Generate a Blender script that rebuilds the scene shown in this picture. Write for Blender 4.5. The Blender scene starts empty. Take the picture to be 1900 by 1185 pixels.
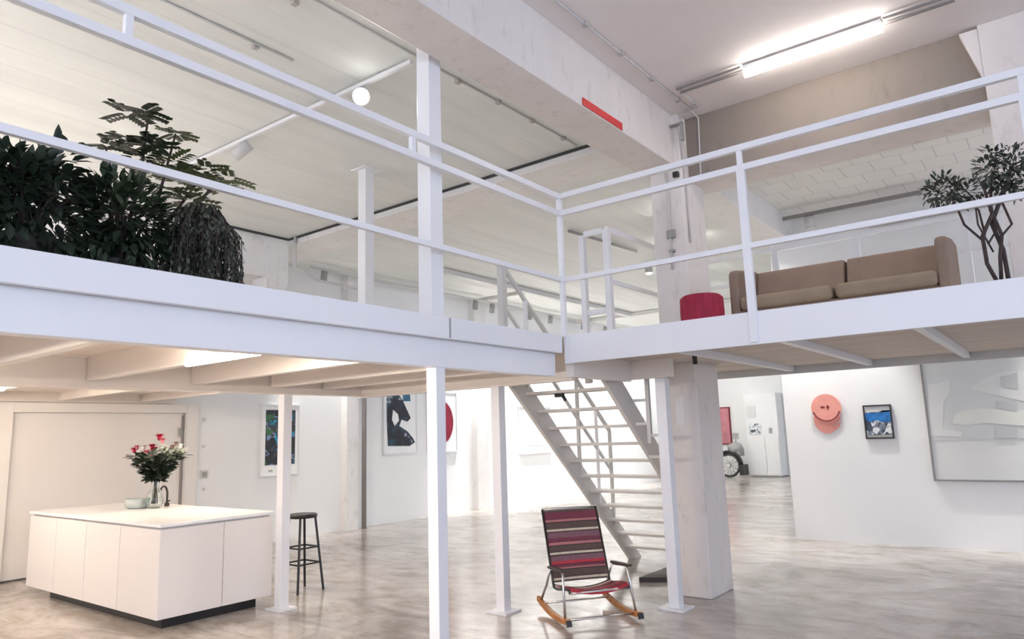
import bpy, bmesh, math, random
import numpy as np
from mathutils import Vector, Matrix
random.seed(7)
sc = bpy.context.scene
COL = sc.collection
PI = math.pi

# ------------------------------------------------------------------ camera
F_PX, AZ, PITCH, ROLL = 1316.698, 2.22447864, 0.160226103, -0.0312161218
CAM = np.array([0.0, 0.0, 1.65])
def cam_axes():
    f = np.array([math.cos(AZ)*math.cos(PITCH), math.sin(AZ)*math.cos(PITCH), math.sin(PITCH)])
    r = np.array([math.sin(AZ), -math.cos(AZ), 0.0]); u = np.cross(r, f)
    c, s = math.cos(ROLL), math.sin(ROLL)
    return f, c*r + s*u, -s*r + c*u
CF, CR, CU = cam_axes()
cd = bpy.data.cameras.new('camera'); cam = bpy.data.objects.new('camera', cd); COL.objects.link(cam)
cd.sensor_width = 36.0; cd.lens = 36.0*F_PX/1900.0; cd.clip_start = 0.05; cd.clip_end = 300
cam.matrix_world = Matrix(((CR[0], CU[0], -CF[0], CAM[0]), (CR[1], CU[1], -CF[1], CAM[1]), (CR[2], CU[2], -CF[2], CAM[2]), (0, 0, 0, 1)))
sc.camera = cam
def at(ax, val, px, py):
    """world point where a sight line meets a known wall / floor plane (used only to read real positions)"""
    d = CF + (px-950.0)/F_PX*CR - (py-592.5)/F_PX*CU
    i = 'xyz'.index(ax); t = (val-CAM[i])/d[i]
    return CAM + t*d

# ------------------------------------------------------------------ world, exposure, large lights
sc.view_settings.view_transform = 'Standard'; sc.view_settings.look = 'None'
sc.view_settings.gamma = 1.0; sc.view_settings.exposure = 1.78; sc.view_settings.use_curve_mapping = False
w = bpy.data.worlds.new('world'); sc.world = w; w.use_nodes = True
bg = w.node_tree.nodes['Background']; bg.inputs[0].default_value = (0.70, 0.80, 1.0, 1); bg.inputs[1].default_value = 0.8

def area(name, loc, target, sx, sy, power, color=(1, 1, 1)):
    l = bpy.data.lights.new(name, 'AREA'); l.shape = 'RECTANGLE'; l.size = sx; l.size_y = sy
    l.energy = power; l.color = color
    o = bpy.data.objects.new(name, l); COL.objects.link(o); o.location = loc
    o.rotation_euler = (Vector(target)-Vector(loc)).to_track_quat('-Z', 'Y').to_euler()
    return o
# daylight entering through the window walls behind and beside the camera
# (one soft light filling each window opening; the window walls themselves are built below)
XA, XE, YB, YW = -10.8, 6.6, -6.0, 11.1
for k in range(5):
    wb = (XE-XA)/5; xc = XA+(k+.5)*wb
    area('daylight_window_back', (xc, YB-.16, 3.0), (xc, 0, 3.0), wb-.5, 3.0, 15.5, (0.60, 0.70, 1.0))
    ws = (YW-YB)/5; yc = YB+(k+.5)*ws
    area('daylight_window_side', (XE+.16, yc, 3.0), (0, yc, 3.0), ws-.5, 3.0, 9, (0.60, 0.70, 1.0))

# ------------------------------------------------------------------ materials
def nt(name):
    m = bpy.data.materials.new(name); m.use_nodes = True
    return m, m.node_tree, m.node_tree.nodes['Principled BSDF']
def setp(b, key, v):
    if key in b.inputs: b.inputs[key].default_value = v
def plain(name, col, rough=0.5, metal=0.0, var=0.03, scale=3.0, bump=0.0, spec=None):
    m, t, b = nt(name)
    n = t.nodes.new('ShaderNodeTexNoise'); n.inputs['Scale'].default_value = scale; n.inputs['Detail'].default_value = 5
    tc = t.nodes.new('ShaderNodeTexCoord'); t.links.new(tc.outputs['Object'], n.inputs['Vector'])
    r = t.nodes.new('ShaderNodeValToRGB')
    r.color_ramp.elements[0].position = 0.3; r.color_ramp.elements[1].position = 0.7
    r.color_ramp.elements[0].color = tuple(max(0, c*(1-var)) for c in col)+(1,)
    r.color_ramp.elements[1].color = tuple(min(1, c*(1+var)) for c in col)+(1,)
    t.links.new(n.outputs['Fac'], r.inputs['Fac']); t.links.new(r.outputs['Color'], b.inputs['Base Color'])
    setp(b, 'Roughness', rough); setp(b, 'Metallic', metal)
    if spec is not None: setp(b, 'Specular IOR Level', spec)
    if bump:
        bp = t.nodes.new('ShaderNodeBump'); bp.inputs['Strength'].default_value = bump; bp.inputs['Distance'].default_value = 0.01
        t.links.new(n.outputs['Fac'], bp.inputs['Height']); t.links.new(bp.outputs['Normal'], b.inputs['Normal'])
    return m
def emis(name, col, s):
    m, t, b = nt(name); setp(b, 'Base Color', (0.9, 0.9, 0.9, 1))
    b.inputs['Emission Color'].default_value = col+(1,); b.inputs['Emission Strength'].default_value = s
    return m
def ramp(t, fac, stops):
    r = t.nodes.new('ShaderNodeValToRGB'); e = r.color_ramp.elements
    while len(e) < len(stops): e.new(0.5)
    for i, (p, c) in enumerate(stops): e[i].position = p; e[i].color = tuple(c)+(1,)
    t.links.new(fac, r.inputs['Fac']); return r
def noise_node(t, vec, scale, detail=5, rough=0.5, dist=0.0):
    n = t.nodes.new('ShaderNodeTexNoise'); n.inputs['Scale'].default_value = scale; n.inputs['Detail'].default_value = detail
    n.inputs['Roughness'].default_value = rough; n.inputs['Distortion'].default_value = dist
    t.links.new(vec, n.inputs['Vector']); return n
def mapping(t, sc_=(1, 1, 1), rot=(0, 0, 0)):
    tc = t.nodes.new('ShaderNodeTexCoord'); mp = t.nodes.new('ShaderNodeMapping')
    mp.inputs['Scale'].default_value = sc_; mp.inputs['Rotation'].default_value = rot
    t.links.new(tc.outputs['Object'], mp.inputs['Vector']); return mp.outputs['Vector']
def mixc(t, a, b_, fac, mode='MIX'):
    m = t.nodes.new('ShaderNodeMix'); m.data_type = 'RGBA'; m.blend_type = mode
    if isinstance(fac, float): m.inputs[0].default_value = fac
    else: t.links.new(fac, m.inputs[0])
    t.links.new(a, m.inputs[6]); t.links.new(b_, m.inputs[7]); return m.outputs[2]

def mat_floor():
    m, t, b = nt('polished_concrete')
    v = mapping(t, (1, 1, 1), (0, 0, 0.65))
    v2 = mapping(t, (0.8, 1.8, 1), (0, 0, -0.65))
    a = noise_node(t, v, 0.55, 8, 0.6, 0.8); c = noise_node(t, v2, 1.3, 10, 0.66, 1.6); d = noise_node(t, v2, 5.5, 8, 0.7, 1.2)
    r1 = ramp(t, a.outputs['Fac'], [(0.30, (0.33, 0.285, 0.245)), (0.5, (0.60, 0.55, 0.505)), (0.72, (0.75, 0.72, 0.68))])
    r2 = ramp(t, c.outputs['Fac'], [(0.35, (0.44, 0.39, 0.345)), (0.48, (0.78, 0.755, 0.73)), (0.62, (1.0, 1.0, 1.0))])
    r3 = ramp(t, d.outputs['Fac'], [(0.32, (0.66, 0.64, 0.62)), (0.5, (1, 1, 1)), (0.8, (1, 1, 1))])
    x = mixc(t, r1.outputs['Color'], r2.outputs['Color'], 0.85, 'MULTIPLY')
    x = mixc(t, x, r3.outputs['Color'], 0.55, 'MULTIPLY')
    t.links.new(x, b.inputs['Base Color'])
    rr = ramp(t, c.outputs['Fac'], [(0.3, (0.24,)*3), (0.7, (0.11,)*3)])
    t.links.new(rr.outputs['Color'], b.inputs['Roughness'])
    setp(b, 'Specular IOR Level', 0.95)
    bp = t.nodes.new('ShaderNodeBump'); bp.inputs['Strength'].default_value = 0.05; bp.inputs['Distance'].default_value = 0.02
    t.links.new(a.outputs['Fac'], bp.inputs['Height']); t.links.new(bp.outputs['Normal'], b.inputs['Normal'])
    return m
def mat_boards(name, col, along='x', pitch=0.22, strength=0.35, var=0.05):
    """painted board-formed concrete: faint lines along one direction"""
    m, t, b = nt(name)
    v = mapping(t, (1, 1, 1))
    sep = t.nodes.new('ShaderNodeSeparateXYZ'); t.links.new(v, sep.inputs[0])
    src = sep.outputs['Y'] if along == 'x' else sep.outputs['X']
    n = noise_node(t, mapping(t, (0.25, 3.5, 1) if along == 'x' else (3.5, 0.25, 1)), 1.2, 6, 0.6)
    mu = t.nodes.new('ShaderNodeMath'); mu.operation = 'MULTIPLY'; mu.inputs[1].default_value = 1.0/pitch; t.links.new(src, mu.inputs[0])
    fr = t.nodes.new('ShaderNodeMath'); fr.operation = 'FRACT'; t.links.new(mu.outputs[0], fr.inputs[0])
    li = ramp(t, fr.outputs[0], [(0.0, (0.0,)*3), (0.06, (1,)*3), (1.0, (1,)*3)])
    base = ramp(t, n.outputs['Fac'], [(0.3, tuple(c*(1-var) for c in col)), (0.7, tuple(min(1, c*(1+var)) for c in col))])
    dk = ramp(t, li.outputs['Color'], [(0.0, (0.9,)*3), (1.0, (1,)*3)])
    t.links.new(mixc(t, base.outputs['Color'], dk.outputs['Color'], 1.0, 'MULTIPLY'), b.inputs['Base Color'])
    setp(b, 'Roughness', 0.75)
    bp = t.nodes.new('ShaderNodeBump'); bp.inputs['Strength'].default_value = strength; bp.inputs['Distance'].default_value = 0.01
    t.links.new(li.outputs['Color'], bp.inputs['Height']); t.links.new(bp.outputs['Normal'], b.inputs['Normal'])
    return m
def mat_tiles(name, col):
    m, t, b = nt(name)
    br_ = t.nodes.new('ShaderNodeTexBrick'); t.links.new(mapping(t, (1, 1, 1), (0, 0, 0)), br_.inputs['Vector'])
    br_.inputs['Color1'].default_value = col+(1,); br_.inputs['Color2'].default_value = tuple(c*.97 for c in col)+(1,)
    br_.inputs['Mortar'].default_value = tuple(c*.72 for c in col)+(1,)
    br_.inputs['Scale'].default_value = 1.0; br_.inputs['Mortar Size'].default_value = 0.006; br_.inputs['Brick Width'].default_value = 0.34; br_.inputs['Row Height'].default_value = 0.42
    t.links.new(br_.outputs['Color'], b.inputs['Base Color']); setp(b, 'Roughness', 0.75)
    return m
def mat_concrete(name, col, var=0.06):
    m, t, b = nt(name)
    n = noise_node(t, mapping(t, (1, 1, 0.6)), 1.8, 9, 0.62, 0.4); n2 = noise_node(t, mapping(t, (1, 1, 0.35)), 9.0, 6, 0.65)
    r = ramp(t, n.outputs['Fac'], [(0.3, tuple(c*(1-var) for c in col)), (0.55, col), (0.75, tuple(min(1, c*(1+var*.6)) for c in col))])
    r2 = ramp(t, n2.outputs['Fac'], [(0.28, (0.70, 0.68, 0.65)), (0.44, (1, 1, 1)), (1, (1, 1, 1))])
    t.links.new(mixc(t, r.outputs['Color'], r2.outputs['Color'], 0.6, 'MULTIPLY'), b.inputs['Base Color'])
    setp(b, 'Roughness', 0.7)
    bp = t.nodes.new('ShaderNodeBump'); bp.inputs['Strength'].default_value = 0.25; bp.inputs['Distance'].default_value = 0.01
    t.links.new(n2.outputs['Fac'], bp.inputs['Height']); t.links.new(bp.outputs['Normal'], b.inputs['Normal'])
    return m
def mat_collage(name, stops, scale, stretch=(1, 1, 1)):
    m, t, b = nt(name)
    v = mapping(t, stretch)
    vo = t.nodes.new('ShaderNodeTexVoronoi'); vo.inputs['Scale'].default_value = scale
    n = noise_node(t, v, scale*0.5, 4, 0.6, 1.0)
    t.links.new(v, vo.inputs['Vector'])
    mx = mixc(t, vo.outputs['Color'], n.outputs['Color'], 0.5)
    sp = t.nodes.new('ShaderNodeSeparateColor'); t.links.new(mx, sp.inputs[0])
    r = ramp(t, sp.outputs[0], stops); r.color_ramp.interpolation = 'CONSTANT'
    t.links.new(r.outputs['Color'], b.inputs['Base Color']); setp(b, 'Roughness', 0.5)
    return m

M = {}
M['floor'] = mat_floor()
M['ceil_left'] = mat_boards('painted_board_ceiling', (0.785, 0.805, 0.78), 'y', 0.33)
M['ceil_tiles'] = mat_tiles('painted_ceiling_tiles', (0.80, 0.785, 0.745))
M['ceil_right'] = plain('smooth_white_ceiling', (0.86, 0.805, 0.775), 0.8, 0, 0.03, 0.8)
M['wall'] = plain('white_plaster', (0.88, 0.88, 0.87), 0.75, 0, 0.012, 1.2, 0.03)
M['warmwall'] = plain('warm_white_door_paint', (0.83, 0.79, 0.745), 0.55, 0, 0.012, 1.0)
M['concrete'] = mat_concrete('painted_concrete', (0.80, 0.745, 0.70))
M['concrete_brown'] = mat_concrete('taupe_concrete', (0.27, 0.225, 0.19))  # darker copy of the concrete, for the beam face in shade
M['concrete_w'] = mat_concrete('white_painted_concrete', (0.85, 0.83, 0.81), 0.04)
M['steel'] = plain('white_painted_steel', (0.86, 0.86, 0.87), 0.38, 0, 0.01, 2.0)
M['steel_warm'] = plain('cream_painted_steel', (0.85, 0.785, 0.72), 0.45, 0, 0.01, 2.0)
M['stair_paint'] = plain('greige_stair_paint', (0.70, 0.665, 0.625), 0.45, 0, 0.01, 2.0)
M['steelgrey'] = plain('light_grey_steel', (0.62, 0.61, 0.59), 0.45, 0, 0.02, 2.0)
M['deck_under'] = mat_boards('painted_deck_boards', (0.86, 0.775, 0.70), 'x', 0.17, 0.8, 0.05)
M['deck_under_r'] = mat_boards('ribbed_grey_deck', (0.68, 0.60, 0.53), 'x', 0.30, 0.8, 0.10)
M['deck_top'] = plain('deck_boards_top', (0.75, 0.74, 0.72), 0.6)
M['cabinet'] = plain('matt_white_lacquer', (0.84, 0.80, 0.765), 0.42, 0, 0.008, 1.0)
M['worktop'] = plain('white_worktop', (0.90, 0.90, 0.90), 0.25, 0, 0.01, 3.0)
M['black'] = plain('black_paint', (0.015, 0.014, 0.014), 0.4, 0, 0.2, 8)
M['darkmetal'] = plain('dark_metal', (0.06, 0.055, 0.05), 0.35, 0.6, 0.1, 8)
M['grey'] = plain('grey_plastic', (0.35, 0.35, 0.33), 0.5)
M['pale_conduit'] = plain('painted_conduit', (0.66, 0.63, 0.61), 0.6)
M['pale_box'] = plain('painted_box', (0.50, 0.47, 0.45), 0.6)
M['cable_dark'] = plain('dark_cable', (0.05, 0.05, 0.05), 0.6)
M['midgrey'] = plain('mid_grey_cable', (0.28, 0.26, 0.25), 0.5)
M['chrome'] = plain('brushed_chrome', (0.62, 0.60, 0.58), 0.22, 1.0, 0.02)
M['wood'] = plain('orange_oak', (0.50, 0.20, 0.055), 0.4, 0, 0.25, 14)
M['wood_dark'] = plain('dark_armrest_wood', (0.05, 0.035, 0.03), 0.4, 0, 0.2, 14)
M['sofa'] = plain('taupe_brown_fabric', (0.30, 0.215, 0.16), 0.85, 0, 0.08, 5, 0.15)
M['sofa_seat'] = plain('olive_brown_fabric', (0.335, 0.255, 0.175), 0.8, 0, 0.08, 5, 0.15)
M['crimson'] = plain('crimson_fabric', (0.36, 0.015, 0.05), 0.7, 0, 0.12, 10, 0.1)
M['red'] = plain('red_sign_paint', (0.72, 0.03, 0.03), 0.5, 0, 0.05, 6)
M['tube'] = emis('fluorescent_tube', (1.0, 0.93, 0.86), 7.0)
M['tube_warm'] = emis('warm_fluorescent_tube', (1.0, 0.86, 0.72), 44.0)
M['tube_near'] = emis('near_fluorescent_tube', (1.0, 0.88, 0.76), 64.0)
M['bulb'] = emis('spot_bulb', (1.0, 0.98, 0.94), 6.0)
M['tube_hall'] = emis('hall_tube', (1.0, 0.975, 0.94), 100.0)
M['bark'] = plain('dark_bark', (0.06, 0.04, 0.035), 0.8, 0, 0.3, 20, 0.3)
M['stem_green'] = plain('green_stem', (0.16, 0.18, 0.10), 0.6)
def leafmat(name, c, rough=0.4):
    m = plain(name, c, rough, 0, 0.45, 6.0); return m
M['leaf_dark'] = leafmat('dark_green_leaf', (0.022, 0.036, 0.020))
M['leaf_mid'] = leafmat('mid_green_leaf', (0.035, 0.055, 0.028))
M['leaf_olive'] = leafmat('olive_leaf', (0.11, 0.14, 0.05))
M['leaf_weep'] = leafmat('black_green_leaf', (0.07, 0.085, 0.06))
M['leaf_grey'] = leafmat('grey_green_leaf', (0.22, 0.26, 0.19))
M['leaf_right'] = leafmat('dusky_green_leaf', (0.055, 0.07, 0.05))
M['pot_dark'] = plain('dark_pot', (0.03, 0.028, 0.026), 0.5)
M['pink'] = plain('salmon_pink', (0.86, 0.37, 0.31), 0.6, 0, 0.06, 7)
M['palepink'] = plain('pale_pink', (0.85, 0.52, 0.50), 0.6, 0, 0.06, 7)
M['maroon'] = plain('maroon_paint', (0.19, 0.012, 0.02), 0.6)
M['petal_red'] = plain('red_petal', (0.50, 0.02, 0.06), 0.55, 0, 0.3, 30)
M['petal_pink'] = plain('pink_petal', (0.80, 0.28, 0.33), 0.55, 0, 0.2, 30)
M['petal_white'] = plain('white_petal', (0.85, 0.82, 0.76), 0.55)
M['petal_brown'] = plain('dusty_brown_petal', (0.35, 0.22, 0.16), 0.6)
def glassmat():
    m, t, b = nt('clear_glass'); setp(b, 'Base Color', (0.93, 0.97, 0.95, 1)); setp(b, 'Roughness', 0.03)
    setp(b, 'Transmission Weight', 1.0); setp(b, 'IOR', 1.45); return m
M['glass'] = glassmat()
M['dish_glass'] = plain('frosted_green_glass', (0.72, 0.80, 0.76), 0.15, 0, 0.04, 8)
setp(M['dish_glass'].node_tree.nodes['Principled BSDF'], 'Transmission Weight', 0.35)
M['frame_white'] = plain('white_frame', (0.80, 0.80, 0.79), 0.4)
M['frame_black'] = plain('black_frame', (0.03, 0.03, 0.03), 0.4)
M['mat_board'] = plain('picture_mount', (0.90, 0.90, 0.89), 0.7)
M['art_collage'] = mat_collage('dark_blue_collage', [(0.0, (0.015, 0.018, 0.02)), (0.42, (0.04, 0.05, 0.07)), (0.48, (0.01, 0.25, 0.42)), (0.53, (0.03, 0.035, 0.03)), (0.60, (0.20, 0.26, 0.45)), (0.65, (0.05, 0.045, 0.04)), (0.72, (0.04, 0.13, 0.05))], 9.0)
M['art_stroke'] = mat_collage('blue_black_brushwork', [(0.0, (0.006, 0.007, 0.012)), (0.5, (0.012, 0.018, 0.03)), (0.58, (0.01, 0.05, 0.08)), (0.66, (0.02, 0.025, 0.05)), (0.75, (0.35, 0.38, 0.42))], 6.0)
M['art_teal'] = plain('teal_blue_paint', (0.03, 0.13, 0.22), 0.5, 0, 0.3, 12)
M['art_red'] = plain('deep_red_paint', (0.25, 0.006, 0.03), 0.5, 0, 0.25, 7)
M['art_blue'] = plain('bright_blue_paint', (0.015, 0.16, 0.45), 0.5, 0, 0.45, 20)
M['art_grey'] = mat_collage('grey_white_patchwork', [(0.0, (0.05, 0.07, 0.10)), (0.38, (0.20, 0.23, 0.28)), (0.46, (0.75, 0.77, 0.78)), (0.58, (0.45, 0.48, 0.52)), (0.66, (0.80, 0.81, 0.82))], 13.0)
M['canvas_a'] = plain('pale_grey_canvas', (0.66, 0.67, 0.66), 0.7, 0, 0.03, 1.5)
M['canvas_b'] = plain('warm_white_canvas', (0.74, 0.745, 0.72), 0.7, 0, 0.02, 2)
M['canvas_c'] = plain('mid_grey_canvas', (0.56, 0.565, 0.56), 0.7, 0, 0.03, 2)
M['canvas_d'] = plain('off_white_canvas', (0.76, 0.77, 0.71), 0.7, 0, 0.02, 2)
M['pale_art'] = plain('very_pale_print', (0.80, 0.78, 0.78), 0.7, 0, 0.10, 5)
M['rosy'] = plain('rosy_print', (0.55, 0.22, 0.25), 0.6, 0, 0.2, 4)
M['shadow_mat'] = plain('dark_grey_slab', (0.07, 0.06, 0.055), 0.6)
S = ['sling_maroon', 'sling_rose', 'sling_brown', 'sling_grey', 'sling_cream', 'sling_red']
for k, c in zip(S, [(0.17, 0.03, 0.055), (0.42, 0.16, 0.16), (0.10, 0.06, 0.05), (0.19, 0.09, 0.11), (0.62, 0.52, 0.40), (0.42, 0.03, 0.045)]):
    M[k] = plain(k, c, 0.6, 0, 0.12, 30)

# ------------------------------------------------------------------ mesh helpers
class MB:
    def __init__(s): s.v = []; s.f = []; s.sm = []
    def add(s, vs, fs, smooth=False):
        o = len(s.v); s.v += [tuple(map(float, p)) for p in vs]; s.f += [tuple(i+o for i in f) for f in fs]; s.sm += [smooth]*len(fs); return s
    def box(s, x0, x1, y0, y1, z0, z1):
        x0, x1 = sorted((x0, x1)); y0, y1 = sorted((y0, y1)); z0, z1 = sorted((z0, z1))
        return s.add([(x0,y0,z0),(x1,y0,z0),(x1,y1,z0),(x0,y1,z0),(x0,y0,z1),(x1,y0,z1),(x1,y1,z1),(x0,y1,z1)],
                     [(0,3,2,1),(4,5,6,7),(0,1,5,4),(1,2,6,5),(2,3,7,6),(3,0,4,7)])
    def bar(s, p, q, w, h, up=(0, 0, 1)):
        p = Vector(p); q = Vector(q); d = (q-p).normalized(); a = d.cross(Vector(up))
        if a.length < 1e-4: a = d.cross(Vector((1, 0, 0)))
        a.normalize(); b = a.cross(d).normalized()
        vs = [e + a*(i*w/2) + b*(j*h/2) for e in (p, q) for i, j in ((-1,-1),(1,-1),(1,1),(-1,1))]
        return s.add(vs, [(3,2,1,0),(4,5,6,7),(0,1,5,4),(1,2,6,5),(2,3,7,6),(3,0,4,7)])
    def tube(s, pts, r, n=10):
        pts = [Vector(p) for p in pts]; rs = r if isinstance(r, (list, tuple)) else [r]*len(pts)
        rings = []; ref = None
        for i, p in enumerate(pts):
            d = (pts[min(i+1, len(pts)-1)] - pts[max(i-1, 0)]).normalized()
            if ref is None:
                ref = d.cross(Vector((0, 0, 1)))
                if ref.length < 0.1: ref = d.cross(Vector((1, 0, 0)))
            a = (ref - d*ref.dot(d)).normalized(); ref = a; b = d.cross(a)
            rings.append([p + a*math.cos(2*PI*k/n)*rs[i] + b*math.sin(2*PI*k/n)*rs[i] for k in range(n)])
        vs = [v for r_ in rings for v in r_]; fs = []
        for i in range(len(pts)-1):
            for k in range(n): fs.append((i*n+k, i*n+(k+1) % n, (i+1)*n+(k+1) % n, (i+1)*n+k))
        s.add(vs, fs, True)
        o = len(s.v)-len(vs)
        s.f += [tuple(o+k for k in range(n))[::-1], tuple(o+(len(pts)-1)*n+k for k in range(n))]; s.sm += [False, False]
        return s
    def lathe(s, prof, c=(0, 0, 0), n=24, cap=True, flute=0.0, nfl=0):
        vs = []; fs = []
        for r, z in prof:
            for k in range(n):
                a = 2*PI*k/n; rr = r*(1+flute*math.cos(a*nfl)) if flute else r
                vs.append((c[0]+rr*math.cos(a), c[1]+rr*math.sin(a), c[2]+z))
        m = len(prof)
        for i in range(m-1):
            for k in range(n): fs.append((i*n+k, i*n+(k+1) % n, (i+1)*n+(k+1) % n, (i+1)*n+k))
        s.add(vs, fs, True)
        if cap:
            o = len(s.v)-len(vs)
            s.f += [tuple(o+k for k in range(n))[::-1], tuple(o+(m-1)*n+k for k in range(n))]; s.sm += [False, False]
        return s
    def prism(s, poly, vec):
        """poly: 3d points of a planar outline; extruded by vec"""
        n = len(poly); v = Vector(vec); a = [Vector(p) for p in poly]
        vs = a + [p+v for p in a]
        return s.add(vs, [tuple(range(n))[::-1], tuple(range(n, 2*n))] + [(i, (i+1) % n, n+(i+1) % n, n+i) for i in range(n)])
    def leaf(s, p, d, L, W, nrm=None, fold=0.15):
        """a thin pointed leaf blade (bent, two halves)"""
        p = Vector(p); d = Vector(d).normalized()
        up = Vector(nrm) if nrm else Vector((random.uniform(-.5, .5), random.uniform(-.5, .5), 1))
        a = d.cross(up)
        if a.length < 1e-3: a = d.cross(Vector((1, 0, 0)))
        a.normalize(); n = a.cross(d)
        b0 = p; m1 = p + d*L*.35 + n*fold*L*.3; m2 = p + d*L*.7 + n*fold*L*.25; t = p + d*L - n*fold*L*.3
        vs = [b0, m1 - a*W*.5, m1 + n*-.15*W, m1 + a*W*.5, m2 - a*W*.38, m2 + n*-.12*W, m2 + a*W*.38, t]
        return s.add(vs, [(0,1,2),(0,2,3),(1,4,5,2),(2,5,6,3),(4,7,5),(5,7,6)], True)
    def blob(s, c, r, sq=1.0, seg=10, ring=7):
        vs = []; fs = []
        for i in range(ring+1):
            th = PI*i/ring
            for k in range(seg):
                a = 2*PI*k/seg; q = r*(1+.12*math.sin(3*a+i))
                vs.append((c[0]+q*math.sin(th)*math.cos(a), c[1]+q*math.sin(th)*math.sin(a), c[2]+r*sq*math.cos(th)))
        for i in range(ring):
            for k in range(seg): fs.append((i*seg+k, (i+1)*seg+k, (i+1)*seg+(k+1) % seg, i*seg+(k+1) % seg))
        return s.add(vs, fs, True)
    def build(s, name, mat, parent=None, bevel=0.0, seg=2, **kw):
        org = Vector((0, 0, 0)); p = parent
        while p is not None: org += p.location; p = p.parent
        me = bpy.data.meshes.new(name)
        me.from_pydata([tuple(Vector(v)-org) for v in s.v], [], s.f)
        for pl, sm in zip(me.polygons, s.sm): pl.use_smooth = sm
        me.materials.append(M[mat] if isinstance(mat, str) else mat); me.update()
        o = bpy.data.objects.new(name, me); COL.objects.link(o); o.parent = parent
        if bevel:
            b = o.modifiers.new('bevel', 'BEVEL'); b.width = bevel; b.segments = seg; b.limit_method = 'ANGLE'
        for k, v in kw.items(): o[k] = v
        return o
def thing(name, loc, label, cat, group=None):
    o = bpy.data.objects.new(name, None); COL.objects.link(o); o.location = loc
    o.empty_display_size = 0.1; o['label'] = label; o['category'] = cat
    if group: o['group'] = group
    return o
def tag(o, label, cat, group=None):
    o['label'] = label; o['category'] = cat
    if group: o['group'] = group
    return o
def struct(name, mb, mat, label=None, bevel=0.0):
    o = mb.build(name, mat, None, bevel); o['kind'] = 'structure'
    if label: o['label'] = label
    return o
def copy_tree(o, parent=None):
    c = o.copy(); COL.objects.link(c); c.parent = parent
    for ch in [x for x in bpy.data.objects if x.parent == o]: copy_tree(ch, c)
    return c

# ------------------------------------------------------------------ setting
XA = -10.8                     # long painted wall on the left
XE, YB = 6.6, -6.0             # window walls beside and behind the camera
YF = 24.8                      # far end of the hall
ZL, ZR = 4.8, 5.03             # ceiling heights left / right of the big beam
YW = 11.1                      # partition wall on the right
struct('floor', MB().box(XA-.3, XE+.3, YB-.3, YF+.3, -0.12, 0.0), 'floor')
struct('ceiling_left', MB().box(XA-.3, -3.42, YB-.3, YF+.3, ZL, ZL+.25), 'ceil_left')
struct('ceiling_right', MB().box(-3.0, XE+.3, YB-.3, 7.1, ZR, ZR+.25), 'ceil_right')
struct('ceiling_back', MB().box(-3.42, XE+.3, 7.65, YF+.3, ZL, ZL+.25), 'ceil_tiles')
struct('wall_left', MB().box(XA-.3, XA, YB-.3, 3.38, 0, ZL).box(XA-.3, XA, 3.38, 5.70, 2.26, ZL).box(XA-.3, XA, 5.70, YF+.3, 0, ZL).box(XA-.3, XA-.12, 3.38, 5.70, 0, 2.26), 'wall')
struct('wall_far', MB().box(XA, XE+.3, YF, YF+.3, 0, ZL), 'wall')
struct('wall_right', MB().box(-3.36, XE+.3, YW, YW+.22, 0, ZL), 'wall')
# window walls behind the camera
def window_wall(name, axis, pos, a0, a1, n, idx):
    mb = MB()
    def bx(u0, u1, z0, z1):
        if axis == 'y': mb.box(u0, u1, pos, pos-.25, z0, z1)
        else: mb.box(pos, pos+.25, u0, u1, z0, z1)
    bx(a0, a1, 0, 1.5); bx(a0, a1, 4.5, ZR)
    w_ = (a1-a0)/n
    for i in range(n+1): bx(max(a0, a0+i*w_-.25), min(a1, a0+i*w_+.25), 1.5, 4.5)
    struct(name, mb, 'wall')
    for i in range(n):
        f = MB()
        u0, u1 = a0+i*w_+.25, a0+(i+1)*w_-.25
        def fb(p0, p1, z0, z1):
            if axis == 'y': f.box(p0, p1, pos-.08, pos-.13, z0, z1)
            else: f.box(pos+.08, pos+.13, p0, p1, z0, z1)
        fb(u0, u1, 1.5, 1.56); fb(u0, u1, 4.44, 4.5); fb(u0, u0+.06, 1.56, 4.44); fb(u1-.06, u1, 1.56, 4.44)
        for k in (1, 2): fb(u0+(u1-u0)*k/3-.02, u0+(u1-u0)*k/3+.02, 1.56, 4.44)
        fb(u0+.06, u1-.06, 2.98, 3.02)
        struct('window_%d' % (idx+i), f, 'steel')
window_wall('wall_back', 'y', YB, XA, XE, 5, 1)
window_wall('wall_side', 'x', XE, YB, YW, 5, 6)

# concrete frame
tag(struct('concrete_column', MB().box(-3.31, -2.94, 6.90, 7.48, 0, ZR+.02), 'concrete', bevel=0.012), 'big square painted concrete column beside the staircase, passing up through the platform', 'column')
tag(struct('concrete_beam', MB().box(-3.42, -3.0, YB, 7.2, 4.45, ZR+.02), 'concrete', bevel=0.01), 'deep concrete ceiling beam with a red strip on its lower edge', 'beam')
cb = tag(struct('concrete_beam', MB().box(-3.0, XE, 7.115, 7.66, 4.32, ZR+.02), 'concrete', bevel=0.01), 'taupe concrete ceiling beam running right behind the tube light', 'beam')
MB().box(-2.94, XE, 7.095, 7.115, 4.325, ZR-.002).build('painted_face', 'concrete_brown', cb, label='taupe painted face')  # shade on this beam face is put into the panel's brown colour
tag(struct('concrete_beam', MB().box(XA, -3.42, 6.5, 7.15, 4.69, ZL+.02).box(-3.42, -3.0, 7.2, YF, 4.45, ZL+.02), 'concrete_w', bevel=0.008), 'low white ceiling beam crossing behind the left platform posts', 'beam')
tag(struct('concrete_column', MB().box(-0.20, 0.36, 7.02, 7.6, 2.48, ZR).prism([(-.20, 7.02, 4.5), (-.20, 7.02, 5.0), (-.34, 7.02, 5.0)], (0, .55, 0)), 'concrete', bevel=0.01), 'pale concrete column above the platform at the far right, behind the railing corner', 'column')
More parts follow.
